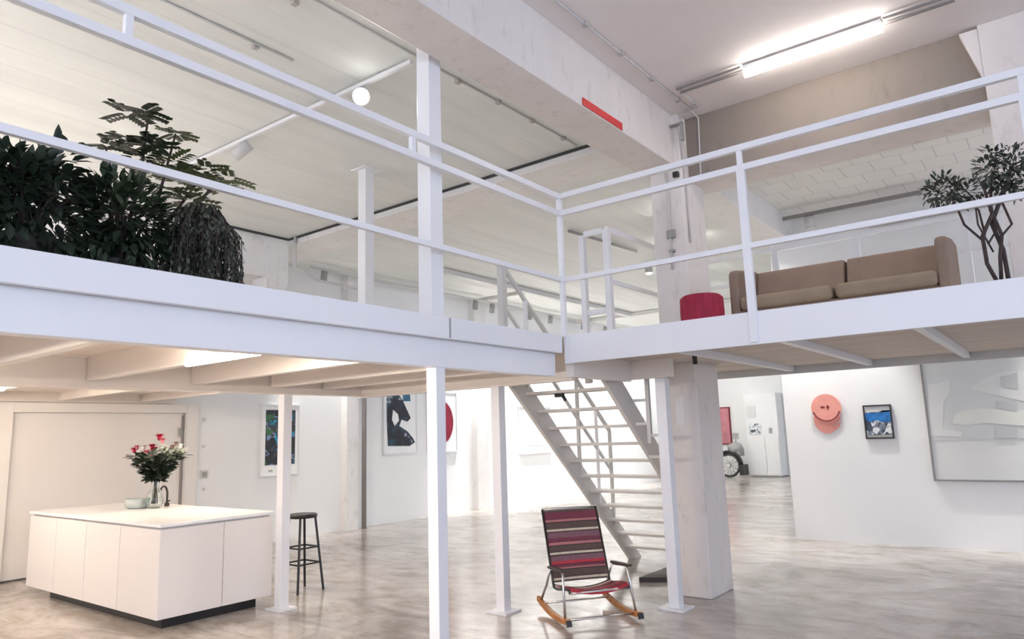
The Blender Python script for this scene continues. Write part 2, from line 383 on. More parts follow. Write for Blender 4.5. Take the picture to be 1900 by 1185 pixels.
# upper bulkhead along the left wall with its pilaster
tag(struct('concrete_beam', MB().box(-10.1, -9.4, YB, 6.5, 4.14, ZL+.01), 'concrete_w'), 'white bulkhead below the ceiling behind the trailing plant', 'beam')
tag(struct('concrete_column', MB().box(-9.75, -9.37, 6.12, 6.5, 2.5, ZL), 'concrete_w'), 'short white pilaster under the left bulkhead, left of the inner post', 'column')
for i, (y0, y1) in enumerate(((8.72, 9.00), (12.45, 12.85))):
    tag(struct('concrete_column', MB().box(XA, XA+.16, y0, y1, 0, ZL), 'concrete_w'), ['white wall column with a dark pipe beside it, left of the blue and black painting', 'white wall column far back, right of the red circle painting'][i], 'column')

# ceiling joint, drain pipe
tag(MB().bar((-9.34, 6.49, 4.785), (-3.45, 6.49, 4.785), .025, .03).bar((-9.36, 6.49, 4.785), (-9.36, 3.0, 4.785), .025, .03).build('ceiling_cable', 'cable_dark'), 'thin dark cable running across the white ceiling and turning along the bulkhead', 'cable')
tag(MB().tube([(-9.15, 6.46, 4.79), (-9.15, 6.46, 4.30), (-9.15, 6.9, 4.16), (-9.15, 8.0, 4.14)], .025).build('water_pipe', 'steelgrey'), 'thin grey pipe bending under the white ceiling beam beside the pilaster', 'pipe')
tag(MB().tube([(XA+.2, 9.10, 0.0), (XA+.2, 9.10, ZL)], .045).build('water_pipe', 'midgrey'), 'dark vertical pipe standing beside the nearer wall column', 'pipe')

# door in the left wall
dr = MB().box(XA-.10, XA-.04, 3.40, 5.69, 0.02, 2.13)
d = struct('door_1', dr, 'warmwall', 'large warm white door behind the kitchen island', 0.004)
d['category'] = 'door'
MB().box(XA, XA+.05, 3.20, 3.38, 0, 2.26).box(XA, XA+.05, 5.70, 5.88, 0, 2.26).box(XA, XA+.05, 3.38, 5.70, 2.13, 2.26).build('door_frame', 'warmwall', d, 0.004)
MB().box(XA-.04, XA+.0, 3.40, 5.69, 2.13, 2.16).build('door_track', 'steelgrey', d)
MB().box(XA-.04, XA-.01, 5.60, 5.65, 1.78, 1.90).box(XA-.04, XA-.01, 5.60, 5.65, .40, .52).build('door_hinge', 'grey', d)
MB().box(XA-.04, XA-.01, 5.655, 5.67, 0.1, 2.1).build('edge_strip', 'midgrey', d)
# switches right of the door
for (px, py, s_, lb) in ((378, 880, .13, 'square grey intercom plate on the wall right of the big door'), (378, 778, .07, 'small upper wall switch above the intercom plate by the door'), (377, 828, .05, 'tiny pale wall socket between the switch and the intercom plate'), (376, 907, .06, 'small lower wall switch under the intercom plate by the door')):
    p = at('x', XA, px, py); t_ = thing('wall_switch', (XA, p[1], p[2]), lb, 'switch')
    MB().box(XA, XA+.02, p[1]-s_*.5, p[1]+s_*.5, p[2]-s_*.5, p[2]+s_*.5).build('back_plate', 'frame_white' if s_ < .12 else 'steelgrey', t_, .004)
    MB().box(XA+.02, XA+.028, p[1]-s_*.3, p[1]+s_*.3, p[2]-s_*.3, p[2]+s_*.3).build('button', 'steelgrey' if s_ < .12 else 'grey', t_, .002)

# ------------------------------------------------------------------ mezzanine platforms
ZD = 2.48                      # deck level
XF, YR = -3.40, 5.19           # faces of the left and right fascias
PL = thing('mezzanine_platform', (-3.5, 1.0, ZD), 'left white steel platform with plants along its edge, above the kitchen island', 'platform')
MB().box(-9.3, XF-.04, YB, 5.55, 2.40, ZD).box(XA, -9.3, YB, 5.55, 2.40, ZD).box(-4.95, XF-.04, 5.55, 6.06, 2.40, ZD).build('deck_panel', 'deck_under', PL)
MB().box(XF-.04, XF, YB, 5.15, 2.335, ZD+.01).build('fascia_board', 'steel', PL, .003)
MB().box(XF-.002, XF+.006, 3.70, 3.712, 2.34, ZD+.005).build('fascia_joint', 'grey', PL)
def ibeam(mb, p0, p1, z0, z1, w, ax):
    (x0, y0), (x1, y1) = p0, p1
    if ax == 'y':
        mb.box(x0-w/2, x0+w/2, y0, y1, z0, z0+.012); mb.box(x0-w/2, x0+w/2, y0, y1, z1-.012, z1); mb.box(x0-.006, x0+.006, y0, y1, z0+.012, z1-.012)
    else:
        mb.box(x0, x1, y0-w/2, y0+w/2, z0, z0+.012); mb.box(x0, x1, y0-w/2, y0+w/2, z1-.012, z1); mb.box(x0, x1, y0-.006, y0+.006, z0+.012, z1-.012)
MB().box(-3.56, -3.462, YB, 5.12, 2.135, 2.40).build('edge_beam', 'steel', PL, .004, label='wide front edge beam with a small hole near its left end')
b = MB(); ibeam(b, (-6.45, YB), (-6.45, 5.5), 2.135, 2.40, .11, 'y'); b.build('inner_beam', 'steel_warm', PL)
b = MB(); ibeam(b, (-6.45, 5.5), (-3.5, 5.5), 2.12, 2.40, .11, 'x'); b.build('back_beam', 'steel_warm', PL)
b = MB(); ibeam(b, (-10.75, YB), (-10.75, 5.5), 2.27, 2.40, .08, 'y'); b.build('wall_beam', 'steel_warm', PL)
for y in [-5, -4, -3, -2, -1.1, -.2, .7, 1.62, 2.55, 3.45, 4.3, 4.95]:
    MB().box(-6.40, -3.57, y-.035, y+.035, 2.20, 2.40).build('joist', 'steel_warm', PL)
for y in (-2, .3, 1.5, 2.7, 3.9, 5.0):
    MB().box(-10.70, -6.51, y-.03, y+.03, 2.29, 2.40).build('joist', 'steel_warm', PL)
def post(parent, x, y, w, z0, z1, foot=None, cap=None, name='support_post', wy=None):
    wy = wy or w
    p = MB().box(x-w/2, x+w/2, y-wy/2, y+wy/2, z0, z1).build(name, 'steel', parent, .004)
    if foot: MB().box(x-w/2-foot, x+w/2+foot, y-wy/2-foot, y+wy/2+foot, z0, z0+.015).build('base_plate', 'steel', p)
    if cap:
        MB().box(x-w/2-cap, x+w/2+cap, y-wy/2-cap, y+wy/2+cap, z1-.012, z1).build('top_plate', 'steel', p)
    return p
post(PL, -3.553, 3.68, .13, ZD, ZL, cap=.09)                      # upper post, near
post(PL, -3.51, 3.67, .095, 0, 2.135, foot=.05)                  # lower post, near
post(PL, -6.22, 5.36, .13, ZD, ZL, cap=.06)                      # upper post, inner
post(PL, -6.42, 4.45, .10, 0, 2.135, foot=.06)
post(PL, -4.42, 5.50, .10, 0, 2.12, foot=.07)
# railing of the left platform
R = MB().bar((XF, YB+.3, 3.76), (XF, YR, 3.76), .045, .05).build('top_handrail', 'steel', PL, .004)
MB().bar((XF, YB+.3, 3.60), (XF, YR, 3.60), .045, .05).build('second_handrail', 'steel', PL, .004)
MB().bar((XF, YB+.3, 2.99), (XF, YR, 2.99), .035, .04).build('middle_rail', 'steel', PL, .003)
for y in (1.42, 3.35): MB().box(XF-.018, XF+.018, y-.018, y+.018, 3.62, 3.74).build('rail_spacer', 'steel', PL)
for y in (-1.2, -3.5): MB().box(XF-.018, XF+.018, y-.018, y+.018, ZD, 3.74).build('rail_post', 'steel', PL)

PR = thing('mezzanine_platform', (-2.0, 6.5, ZD), 'right platform carrying the brown sofa, with pale ribs on its grey underside', 'platform')
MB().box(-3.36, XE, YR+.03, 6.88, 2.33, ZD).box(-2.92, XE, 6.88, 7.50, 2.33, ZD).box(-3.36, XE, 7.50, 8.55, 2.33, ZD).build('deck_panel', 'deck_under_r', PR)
MB().box(XF-.005, XE, YR, YR+.03, 2.245, ZD+.01).build('fascia_board', 'steel', PR, .003)
MB().box(XF-.005, XF+.05, YR-.006, YR, 2.245, ZD+.01).build('fascia_joint', 'steel', PR)
for x in (-2.45, -1.62, -.72, .15, 1.0, 1.9, 2.8): MB().box(x-.028, x+.028, YR+.04, 8.5, 2.27, 2.33).build('pale_rib', 'steel', PR)
MB().box(-3.36, XE, 8.52, 8.58, 2.245, 2.33).build('back_beam', 'steelgrey', PR)
MB().box(-3.55, -2.95, 6.30, 6.40, 2.15, 2.34).build('cross_beam', 'steel_warm', PR)
MB().box(-3.44, -3.36, 5.25, 6.30, 2.13, 2.33).build('cross_beam', 'steel_warm', PR)
MB().box(-4.95, -3.55, 5.98, 6.05, 2.18, 2.40).build('cross_beam', 'steel_warm', PR)
post(PR, -3.09, 6.42, .105, 0, 2.15, foot=.075)
MB().tube([(-2.62, 6.15, 2.33), (-2.62, 6.15, 2.23)], .022).build('ceiling_socket', 'black', PR, label='small black fitting')
MB().bar((XF, YR, 3.76), (XE-.1, YR, 3.76), .045, .05).build('top_handrail', 'steel', PR, .004)
MB().bar((XF, YR, 3.60), (XE-.1, YR, 3.60), .045, .05).build('second_handrail', 'steel', PR, .004)
MB().bar((XF, YR, 2.985), (XE-.1, YR, 2.985), .035, .042).build('middle_rail', 'steel', PR, .003)
MB().box(XF-.02, XF+.022, YR-.02, YR+.022, ZD, 3.74).build('rail_post', 'steel', PR, .003)
for x in (-1.735, 0.035, 1.8, 3.6):
    MB().box(x-.03, x+.03, YR-.022, YR+.022, 2.26, 3.60).build('rail_post', 'steel', PR, .003)
    MB().box(x-.018, x+.018, YR-.018, YR+.018, 3.60, 3.74).build('rail_spacer', 'steel', PR)
# side and rear railings of the right platform
MB().bar((-3.60, 6.38, 3.76), (-3.60, 8.6, 3.76), .045, .06).bar((-3.60, 8.6, 3.76), (XE-.2, 8.6, 3.76), .045, .05).build('rear_handrail', 'steel', PR)
MB().bar((-3.60, 6.38, 3.20), (-3.60, 8.6, 3.20), .035, .045).bar((-3.60, 8.6, 3.40), (XE-.2, 8.6, 3.40), .035, .045).build('rear_middle_rail', 'steel', PR)
for (x, y) in ((-3.60, 6.38), (-3.60, 8.6), (-2.55, 8.6), (-1.64, 8.6), (-.6, 8.6), (.5, 8.6), (1.6, 8.6)):
    MB().box(x-.032, x+.032, y-.032, y+.032, 2.40, 3.75).build('rail_post', 'steel', PR)
MB().box(-3.63, -3.36, 6.33, 8.63, 2.40, ZD-.005).build('side_strip', 'steel', PR)

# ------------------------------------------------------------------ staircase
ST = thing('staircase', (-4.3, 8.6, 0), 'open white steel staircase rising to the platforms behind the rocking chair', 'staircase')
XS0, XS1 = -4.68, -3.58
def stringer(x, name):
    poly = [(x, 8.78, 0.0), (x, 8.50, 0.0), (x, 6.02, 2.20), (x, 6.02, 2.46), (x, 6.10, 2.46)]
    MB().prism(poly, (-.045, 0, 0)).build(name, 'stair_paint', ST, .003)
stringer(XS0, 'stringer'); stringer(XS1+.045, 'stringer')
for i in range(1, 13):
    z = .1908*i; y = 8.72 - (z)*1.086
    MB().box(XS0, XS1, y-.13, y+.12, z-.03, z).build('tread', 'stair_paint', ST, .003)
def sline(z): return 8.66 - z*1.0808        # stringer line y(z)
# handrail on the left side
MB().bar((XS0, 5.98, 3.46), (XS0, 8.10, 1.66), .04, .035, (1, 0, 0)).build('handrail', 'steelgrey', ST)
MB().bar((XS0, 5.98, 3.02), (XS0, 8.12, 1.14), .03, .028, (1, 0, 0)).build('lower_rail', 'steelgrey', ST)
for (y, z0, z1, w_, m_) in ((5.95, 2.48, 3.50, .075, 'steelgrey'), (6.36, 2.15, 3.14, .04, 'steel'), (7.36, 1.15, 2.30, .035, 'steelgrey'), (7.78, .78, 1.93, .03, 'steel'), (8.10, .48, 1.66, .035, 'steelgrey')):
    MB().box(XS0-w_/2, XS0+w_/2, y-w_/2, y+w_/2, z0, z1).build('baluster', m_, ST)
# guard post beside the stairhead
MB().box(-3.93, -3.87, 6.35, 6.41, 2.15, 3.74).build('stairhead_post', 'steel', ST)
for z in (3.72, 2.86): MB().box(-3.87, -3.64, 6.36, 6.40, z, z+.06).build('stairhead_bar', 'steel', ST)
MB().box(-3.375, -3.335, 6.60, 6.64, 1.52, 2.34).build('guard_post', 'steelgrey', ST)
for px, py, a, b_ in ((1178, 743, -3.55, -3.375), (1193, 786, -3.50, -3.375), (1220, 807, -3.335, -3.14), (1225, 847, -3.375, -3.14)):
    q = at('y', 6.62, px, py); MB().box(a, b_, 6.605, 6.635, q[2]-.014, q[2]+.014).build('guard_bar', 'steelgrey', ST)

# dark slab on the floor behind the post
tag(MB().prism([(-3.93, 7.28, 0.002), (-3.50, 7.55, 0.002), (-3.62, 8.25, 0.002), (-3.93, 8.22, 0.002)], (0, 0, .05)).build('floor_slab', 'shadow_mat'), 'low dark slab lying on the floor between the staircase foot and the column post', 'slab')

# ------------------------------------------------------------------ kitchen island
KX0, KX1, KY0, KY1 = -9.75, -6.66, 3.32, 4.50
K = thing('kitchen_island', (-7.95, 3.87, 0), 'large white kitchen island on a recessed black plinth under the left platform', 'kitchen island')
MB().box(KX0+.02, KX1-.02, KY0+.02, KY1-.02, .11, .885).build('body', 'cabinet', K)
MB().box(KX0+.45, KX1-.10, KY0+.10, KY1-.12, 0, .11).build('plinth', 'black', K)
MB().box(KX0-.01, KX1+.01, KY0-.01, KY1+.01, .905, .935).build('worktop', 'worktop', K, .004)
MB().box(KX0+.03, KX1-.03, KY0+.03, KY1-.03, .885, .905).build('shadow_gap', 'steelgrey', K)
xs = [KX0, -8.98, -8.22, -7.45, KX1]
for a, b_ in zip(xs[:-1], xs[1:]): MB().box(a+.004, b_-.004, KY0, KY0+.02, .10, .885).build('cabinet_door', 'cabinet', K, .003)
ys = [KY0, 3.95, KY1]
for a, b_ in zip(ys[:-1], ys[1:]): MB().box(KX1-.02, KX1, a+.004, b_-.004, .10, .885).build('cabinet_door', 'cabinet', K, .003)

# faucet behind the vase
FX, FY = -8.62, 4.36
fa = thing('kitchen_faucet', (FX, FY, .935), 'curved dark kitchen faucet on the island behind the flower vase', 'faucet')
MB().lathe([(.03, 0), (.028, .03), (.016, .04)], (FX, FY, .935)).build('base', 'darkmetal', fa)
MB().tube([(FX, FY, .97)] + [(FX-.09+.09*math.cos(a), FY, 1.07+.09*math.sin(a)) for a in [i*PI/10 for i in range(0, 10)]], .012).build('spout', 'darkmetal', fa)
MB().tube([(FX, FY, .98), (FX+.07, FY, 1.0)], .007).build('handle', 'darkmetal', fa)

# vase and flowers
VX, VY = -8.47, 4.14
V = thing('flower_vase', (VX, VY, .935), 'clear glass vase of red and pink flowers standing on the kitchen island', 'vase')
prof = [(.055, 0.0), (.085, .02), (.10, .08), (.085, .15), (.045, .22), (.042, .28), (.06, .33)]
inner = [(r-.006, z+.004) for r, z in prof][::-1]
MB().lathe(prof + inner, (VX, VY, .935), 28).build('glass_body', 'glass', V)
bq = MB(); fl = []
for i in range(26):
    a = random.uniform(0, 2*PI); r = random.uniform(.02, .27); z = .935+.36+random.uniform(.0, .26)*(1-r*.4)
    p0 = (VX+random.uniform(-.03, .03), VY+random.uniform(-.03, .03), .935+.05)
    p2 = (VX+r*math.cos(a), VY+r*math.sin(a), z)
    pm = (VX+.012*math.cos(a), VY+.012*math.sin(a), .935+.28)
    bq.tube([p0, pm, p2], .004, 5)
bq.build('stems', 'leaf_dark', V)
lf = MB()
for i in range(560):
    a = random.uniform(0, 2*PI); h = random.random(); r = (.05+.25*h)*math.sqrt(random.random()); z = .935+.31+.30*h
    c = (VX+r*math.cos(a), VY+r*math.sin(a), z)
    lf.leaf(c, (math.cos(a)+random.uniform(-.5, .5), math.sin(a)+random.uniform(-.5, .5), random.uniform(-.3, .8)), random.uniform(.07, .12), random.uniform(.04, .06))
lf.build('foliage', 'leaf_dark', V)
lf = MB()
for i in range(140):
    a = random.uniform(-.9, 1.6); r = random.uniform(.08, .27); z = .935+random.uniform(.52, .66)
    c = (VX+r*math.cos(a), VY+r*math.sin(a), z)
    lf.leaf(c, (random.uniform(-1, 1), random.uniform(-1, 1), random.uniform(.1, 1)), .07, .035)
lf.build('pale_foliage', 'leaf_grey', V, label='pale grey green foliage')
CRv = Vector((CR[0], CR[1], 0)).normalized()
def flower(dx, dz, r, mat, dy=0.0):
    c = Vector((VX, VY, .935)) + CRv*dx + Vector((0, 0, dz)) + Vector((CF[0], CF[1], 0))*dy
    m_ = MB(); m_.blob(c, r*.45, 1.1)
    for ring, (n, tilt, L) in enumerate(((5, 1.3, 1.15), (7, .6, 1.25))):
        for k in range(n):
            a = 2*PI*k/n + ring; m_.leaf(c, (math.cos(a), math.sin(a), tilt), r*L, r*.95, (0, 0, 1), .5)
    m_.build('flower', mat, V)
for args in ((.02, .80, .06, 'petal_red'), (.055, .76, .05, 'petal_pink'), (-.06, .69, .055, 'petal_red'), (-.03, .66, .05, 'petal_red'), (-.27, .66, .05, 'petal_red'), (-.24, .69, .045, 'petal_pink'), (-.12, .62, .06, 'petal_pink'), (-.07, .60, .05, 'petal_pink'),
             (.22, .72, .04, 'petal_brown'), (.18, .69, .035, 'petal_brown'), (.07, .68, .055, 'petal_white'), (.27, .69, .045, 'petal_white'), (.34, .66, .03, 'petal_white'), (-.16, .69, .05, 'petal_white'), (-.25, .57, .045, 'petal_white'), (.13, .66, .045, 'petal_white')):
    flower(*args)
# glass dish beside the vase
DX, DY = -8.70, 4.05
tag(MB().lathe([(.10, 0), (.12, .012), (.135, .11), (.129, .11), (.113, .02), (.09, .012)], (DX, DY, .936), 28).build('glass_dish', 'dish_glass'), 'low round glass dish on the island beside the vase', 'dish')

# ------------------------------------------------------------------ bar stool
SX, SY = -6.99, 5.10
stl = thing('bar_stool', (SX, SY, 0), 'tall black bar stool behind the island next to a white post', 'stool')
MB().lathe([(.15, 0), (.165, .01), (.165, .035), (.15, .045)], (SX, SY, .79), 28).build('seat', 'black', stl)
for sx, sy in ((-1, -1), (1, -1), (1, 1), (-1, 1)):
    MB().bar((SX+sx*.10, SY+sy*.10, .80), (SX+sx*.17, SY+sy*.17, 0), .024, .024, (1, 1, 0)).build('leg', 'black', stl)
for z, k in ((.30, .144), (.47, .129)):
    for (a, b_) in (((-1, -1), (1, -1)), ((1, -1), (1, 1)), ((1, 1), (-1, 1)), ((-1, 1), (-1, -1))):
        MB().bar((SX+a[0]*k, SY+a[1]*k, z), (SX+b_[0]*k, SY+b_[1]*k, z), .016, .016).build('rung', 'black', stl)

# ------------------------------------------------------------------ rocking chair  (u: sideways, v: forward, built in its own frame)
RC = thing('rocking_chair', (-3.40, 5.595, 0), 'rocking chair with striped red and maroon slats and orange wooden runners', 'rocking chair')
uu = Vector((.588, .809, 0)); vv = Vector((.809, -.588, 0)); O = Vector((-3.40, 5.595, 0))
def L(u, v, z): return O + uu*u + vv*v + Vector((0, 0, z))
for sd in (-1, 1):
    u0 = sd*.335; n = 14; rp = []
    for i in range(n+1):
        v = -.74 + .80*i/n; z = .012 + .24*max(0, abs(v+.25)-.0)**1.9*1.05
        rp.append((v, z))
    mb = MB()
    ring = [L(u0-.02, v, z) for v, z in rp] + [L(u0-.02, v, z+.05-.015*abs(v+.3)) for v, z in rp][::-1]
    mb.prism(ring, uu*.04).build('rocker', 'wood', RC, .004)
    MB().bar(L(u0, .055, .045), L(u0, .085, .055), .042, .05).build('rocker_tip', 'black', RC)
    # front and rear legs with arm frame
    MB().tube([L(u0, -.02, .05), L(sd*.31, -.11, .43), L(sd*.31, -.13, .445), L(sd*.31, -.42, .415)], .011, 8).build('leg', 'chrome', RC)
    MB().tube([L(u0, -.66, .10), L(sd*.31, -.56, .25), L(sd*.31, -.44, .42)], .011, 8).build('leg', 'chrome', RC)
    MB().bar(L(sd*.315, -.06, .455), L(sd*.315, -.44, .43), .05, .022).build('armrest', 'wood_dark', RC, .006)
seatp = [(-.02, .285), (-.05, .305), (-.17, .295), (-.28, .272), (-.37, .258), (-.44, .262)]
backp = [(-.44, .262), (-.47, .31), (-.70, .92)]
for sd in (-1, 1):
    MB().tube([L(sd*.28, v, z-.012) for v, z in seatp] + [L(sd*.28, v, z) for v, z in backp[1:]], .012, 8).build('side_frame', 'darkmetal', RC)
MB().tube([L(-.28, -.70, .92), L(.28, -.70, .92)], .011, 8).build('top_bar', 'chrome', RC)
MB().tube([L(-.28, -.03, .27), L(.28, -.03, .27)], .011, 8).build('front_bar', 'chrome', RC)
MB().tube([L(-.335, -.03, .052), L(.335, -.03, .052)], .009, 8).build('lower_bar', 'chrome', RC)
MB().tube([L(-.335, -.58, .085), L(.335, -.58, .085)], .009, 8).build('lower_bar', 'chrome', RC)
pat = [(.0, .03, 'sling_brown'), (.03, .13, 'sling_maroon'), (.135, .17, 'sling_rose'), (.18, .27, 'sling_brown'), (.275, .305, 'sling_cream'), (.32, .40, 'sling_grey'), (.40, .45, 'sling_maroon'), (.46, .50, 'sling_rose'), (.51, .585, 'sling_brown'), (.60, .63, 'sling_cream'), (.65, .72, 'sling_grey'), (.72, .765, 'sling_red'), (.775, .80, 'sling_maroon'), (.805, .83, 'sling_rose'), (.84, .93, 'sling_brown'), (.945, .975, 'sling_cream'), (.98, 1.0, 'sling_brown')]
vs = []
for k in range(7):
    u = -.276+.552*k/6; bo = -.012*(1-(u/.276)**2)
    for (q, o_) in (((-.70, .905), 0), ((-.462, .285), 0), ((-.462, .285), -.004), ((-.70, .905), -.004)): vs.append(L(u, q[0]+bo-.008+o_, q[1]))
fs = []
for k in range(6):
    for j in range(4): fs.append((k*4+j, k*4+(j+1) % 4, (k+1)*4+(j+1) % 4, (k+1)*4+j))
fs += [(0, 3, 2, 1), (24, 25, 26, 27)]
MB().add(vs, fs).build('back_sling', 'sling_brown', RC)
for t0, t1, mt in pat:
    P0 = Vector((-.70, .905, 0)); P1 = Vector((-.46, .285, 0))
    a = P0.lerp(P1, t0); c = P0.lerp(P1, t1); bow = .012
    mb = MB(); vs = []
    for k in range(7):
        u = -.275+.55*k/6; bo = -bow*(1-(u/.275)**2)
        for (q, off) in ((a, .006), (c, .006), (c, -.006), (a, -.006)):
            vs.append(L(u, q[0]+bo+off, q[1]))
    fs = []
    for k in range(6):
        for j in range(4): fs.append((k*4+j, k*4+(j+1) % 4, (k+1)*4+(j+1) % 4, (k+1)*4+j))
    fs += [(0, 3, 2, 1), (24, 25, 26, 27)]
    mb.add(vs, fs).build('back_slat', mt, RC)
pats = ['sling_red', 'sling_red', 'sling_maroon', 'sling_red', 'sling_rose', 'sling_maroon', 'sling_brown', 'sling_red', 'sling_maroon', 'sling_cream', 'sling_brown']
from bisect import bisect
def seat_at(t):
    k = min(len(seatp)-2, int(t*(len(seatp)-1))); f_ = t*(len(seatp)-1)-k
    return (seatp[k][0]*(1-f_)+seatp[k+1][0]*f_, seatp[k][1]*(1-f_)+seatp[k+1][1]*f_)
for i, mt in enumerate(pats):
    v0, z0 = seat_at(i/len(pats)); v1, z1 = seat_at((i+.86)/len(pats)); vs = []
    for k in range(7):
        u = -.275+.55*k/6; sg = -.045*(1-(u/.275)**2)
        for (v, z, off) in ((v0, z0, .006), (v1, z1, .006), (v1, z1, -.006), (v0, z0, -.006)):
            vs.append(L(u, v, z+sg+off+.01))
    fs = []
    for k in range(6):
        for j in range(4): fs.append((k*4+j, k*4+(j+1) % 4, (k+1)*4+(j+1) % 4, (k+1)*4+j))
    fs += [(0, 3, 2, 1), (24, 25, 26, 27)]
    MB().add(vs, fs).build('seat_slat', mt, RC)

# ------------------------------------------------------------------ sofa on the right platform
SF = thing('sofa', (-1.57, 6.65, ZD), 'long taupe brown two-cushion sofa on the right platform behind the railing', 'sofa')
x0, x1, ym, yb = -2.315, -.565, 6.32, 7.02
def cushion(mb, bx, n=1): mb.box(*bx)
MB().box(x0, x1, ym+.02, yb, ZD+.10, ZD+.22).build('base', 'sofa', SF, .03, 3)
xm = (x0+x1)/2+.02
for a, b_ in ((x0+.09, xm-.01), (xm+.01, x1-.09)):
    MB().box(a, b_, ym-.02, yb-.25, ZD+.21, ZD+.34).build('seat_cushion', 'sofa_seat', SF, .045, 4)
    MB().prism([(a, yb-.26, ZD+.31), (a, yb, ZD+.31), (a, yb+.03, ZD+.655), (a, yb-.14, ZD+.655)], (b_-a, 0, 0)).build('back_cushion', 'sofa', SF, .022, 3)
for a in (x0, x1-.09):
    MB().prism([(a, ym, ZD+.10), (a, yb+.02, ZD+.10), (a, yb+.05, ZD+.67), (a, yb-.22, ZD+.67), (a, ym+.03, ZD+.60), (a, ym, ZD+.55)], (.09, 0, 0)).build('armrest', 'sofa', SF, .03, 3)
for a in (x0+.12, x1-.12):
    for y in (ym+.08, yb-.08): MB().tube([(a, y, ZD), (a, y, ZD+.11)], .02, 8).build('leg', 'black', SF)

# red pouf
PX, PY = -2.475, 6.05
PF = thing('pouf', (PX, PY, ZD), 'round crimson pouf with vertical folds, left of the brown sofa', 'pouf')
MB().lathe([(.172, 0), (.186, .03), (.19, .19), (.186, .325), (.172, .34)], (PX, PY, ZD), 96, True, .025, 18).build('fluted_side', 'crimson', PF)
MB().lathe([(.167, .0), (.162, .012)], (PX, PY, ZD+.338), 40).build('top_panel', 'crimson', PF)

# ------------------------------------------------------------------ plants
def branch_cloud(mb, c, rad, n, Ls, W, down=0.0, seed=0, dens=1.0, sq=(1, 1, 1)):
    for i in range(n):
        while True:
            q = Vector((random.uniform(-1, 1), random.uniform(-1, 1), random.uniform(-1, 1)))
            if q.length < 1: break
        q = Vector((q.x*rad*sq[0], q.y*rad*sq[1], q.z*rad*sq[2]))
        d = q.normalized() + Vector((random.uniform(-.6, .6), random.uniform(-.6, .6), random.uniform(-.6, .6)-down))
        mb.leaf(Vector(c)+q, d, random.uniform(*Ls), W*random.uniform(.7, 1.2))
def pot(parent, x, y, z, r, h, mat='pot_dark'):
    MB().lathe([(r*.72, 0), (r, h*.9), (r*1.04, h), (r*.9, h), (r*.86, h*.8)], (x, y, z), 24).build('pot', mat, parent)

PXL = -3.86   # row of plants just behind the left railing
# big dark bush at the far left (two plants)
for (y, lb, top, sp, nm) in ((.70, 'dense dark green potted shrub at the far left end of the platform edge', .78, .40, 'potted_shrub'),
                         (1.20, 'dark green leafy potted shrub, second from the left on the platform edge', .66, .34, 'potted_shrub')):
    T = thing(nm, (PXL, y, ZD), lb, 'plant')
    pot(T, PXL, y, ZD, .15, .17)
    st = MB()
    for i in range(11):
        a = random.uniform(0, 2*PI); r = random.uniform(.03, sp*.7)
        st.tube([(PXL, y, ZD+.1), (PXL+r*.4*math.cos(a), y+r*.4*math.sin(a), ZD+.3), (PXL+r*math.cos(a)*.8, y+r*math.sin(a), ZD+top*random.uniform(.6, .95))], .006, 5)
    st.build('stems', 'bark', T)
    lf = MB()
    branch_cloud(lf, (PXL, y, ZD+.32), sp, 720, (.06, .11), .04, .3, sq=(.75, 1, .80))
    for i in range(10):
        a = random.uniform(0, 2*PI); r = random.uniform(.0, sp*.8)
        branch_cloud(lf, (PXL+.6*r*math.cos(a), y+r*math.sin(a), ZD+top*random.uniform(.62, .82)), .10, 34, (.06, .12), .04, .2)
    lf.build('foliage', 'leaf_dark', T)
# middle shrub with tall whorled stems
T = thing('potted_tree', (-3.95, 1.66, ZD), 'tall thin potted tree with whorls of olive leaves rising above the railing', 'plant')
pot(T, -3.95, 1.66, ZD, .13, .15)
st = MB(); lf = MB(); lo = MB()
def whorl(mb, c, n, L_, W_, tilt=.05, rnd=.25):
    a0 = random.uniform(0, 2*PI)
    for k in range(n):
        a = a0+2*PI*k/n; d = Vector((math.cos(a), math.sin(a), tilt+random.uniform(-rnd, rnd)))
        e = Vector(c)+d*L_*.9
        # compound leaf: rachis with paired leaflets
        for j in range(5):
            f_ = .25+.18*j; q = Vector(c)+d*L_*f_ + Vector((0, 0, -.10*L_*f_*f_))
            for s_ in (-1, 1):
                sd_ = Vector((-math.sin(a), math.cos(a), -.15))*s_ + d*.5
                mb.leaf(q, sd_, L_*.42, W_, (0, 0, 1))
        mb.leaf(e, d, L_*.4, W_, (0, 0, 1))
TX, TY = -3.95, 1.66
trunks = [[(TX, TY, ZD+.1), (TX, 1.76, 3.1), (TX, 1.79, 3.55)], [(TX, TY, ZD+.1), (TX+.02, 1.64, 3.0), (TX, 1.57, 3.26)],
          [(TX, TY, ZD+.1), (TX, 1.86, 3.0), (TX, 1.95, 3.46)], [(TX, TY, ZD+.1), (TX, 1.95, 2.95), (TX, 2.14, 3.28)], [(TX, TY, ZD+.1), (TX, 2.0, 2.95), (TX, 2.20, 3.2), (TX, 2.40, 3.24)]]
for t_ in trunks: st.tube(t_, [.010]*(len(t_)-1)+[.005], 6)
st.build('trunk', 'bark', T)
for c, n, L_ in (((TX, 1.77, 3.53), 4, .12), ((TX, 1.69, 3.49), 4, .14), ((TX, 1.79, 3.38), 3, .10), ((TX, 1.68, 3.34), 5, .12), ((TX, 1.58, 3.27), 4, .11), ((TX, 1.82, 3.34), 5, .12), ((TX, 1.75, 3.24), 5, .15)):
    whorl(lf, c, n, L_, .038)
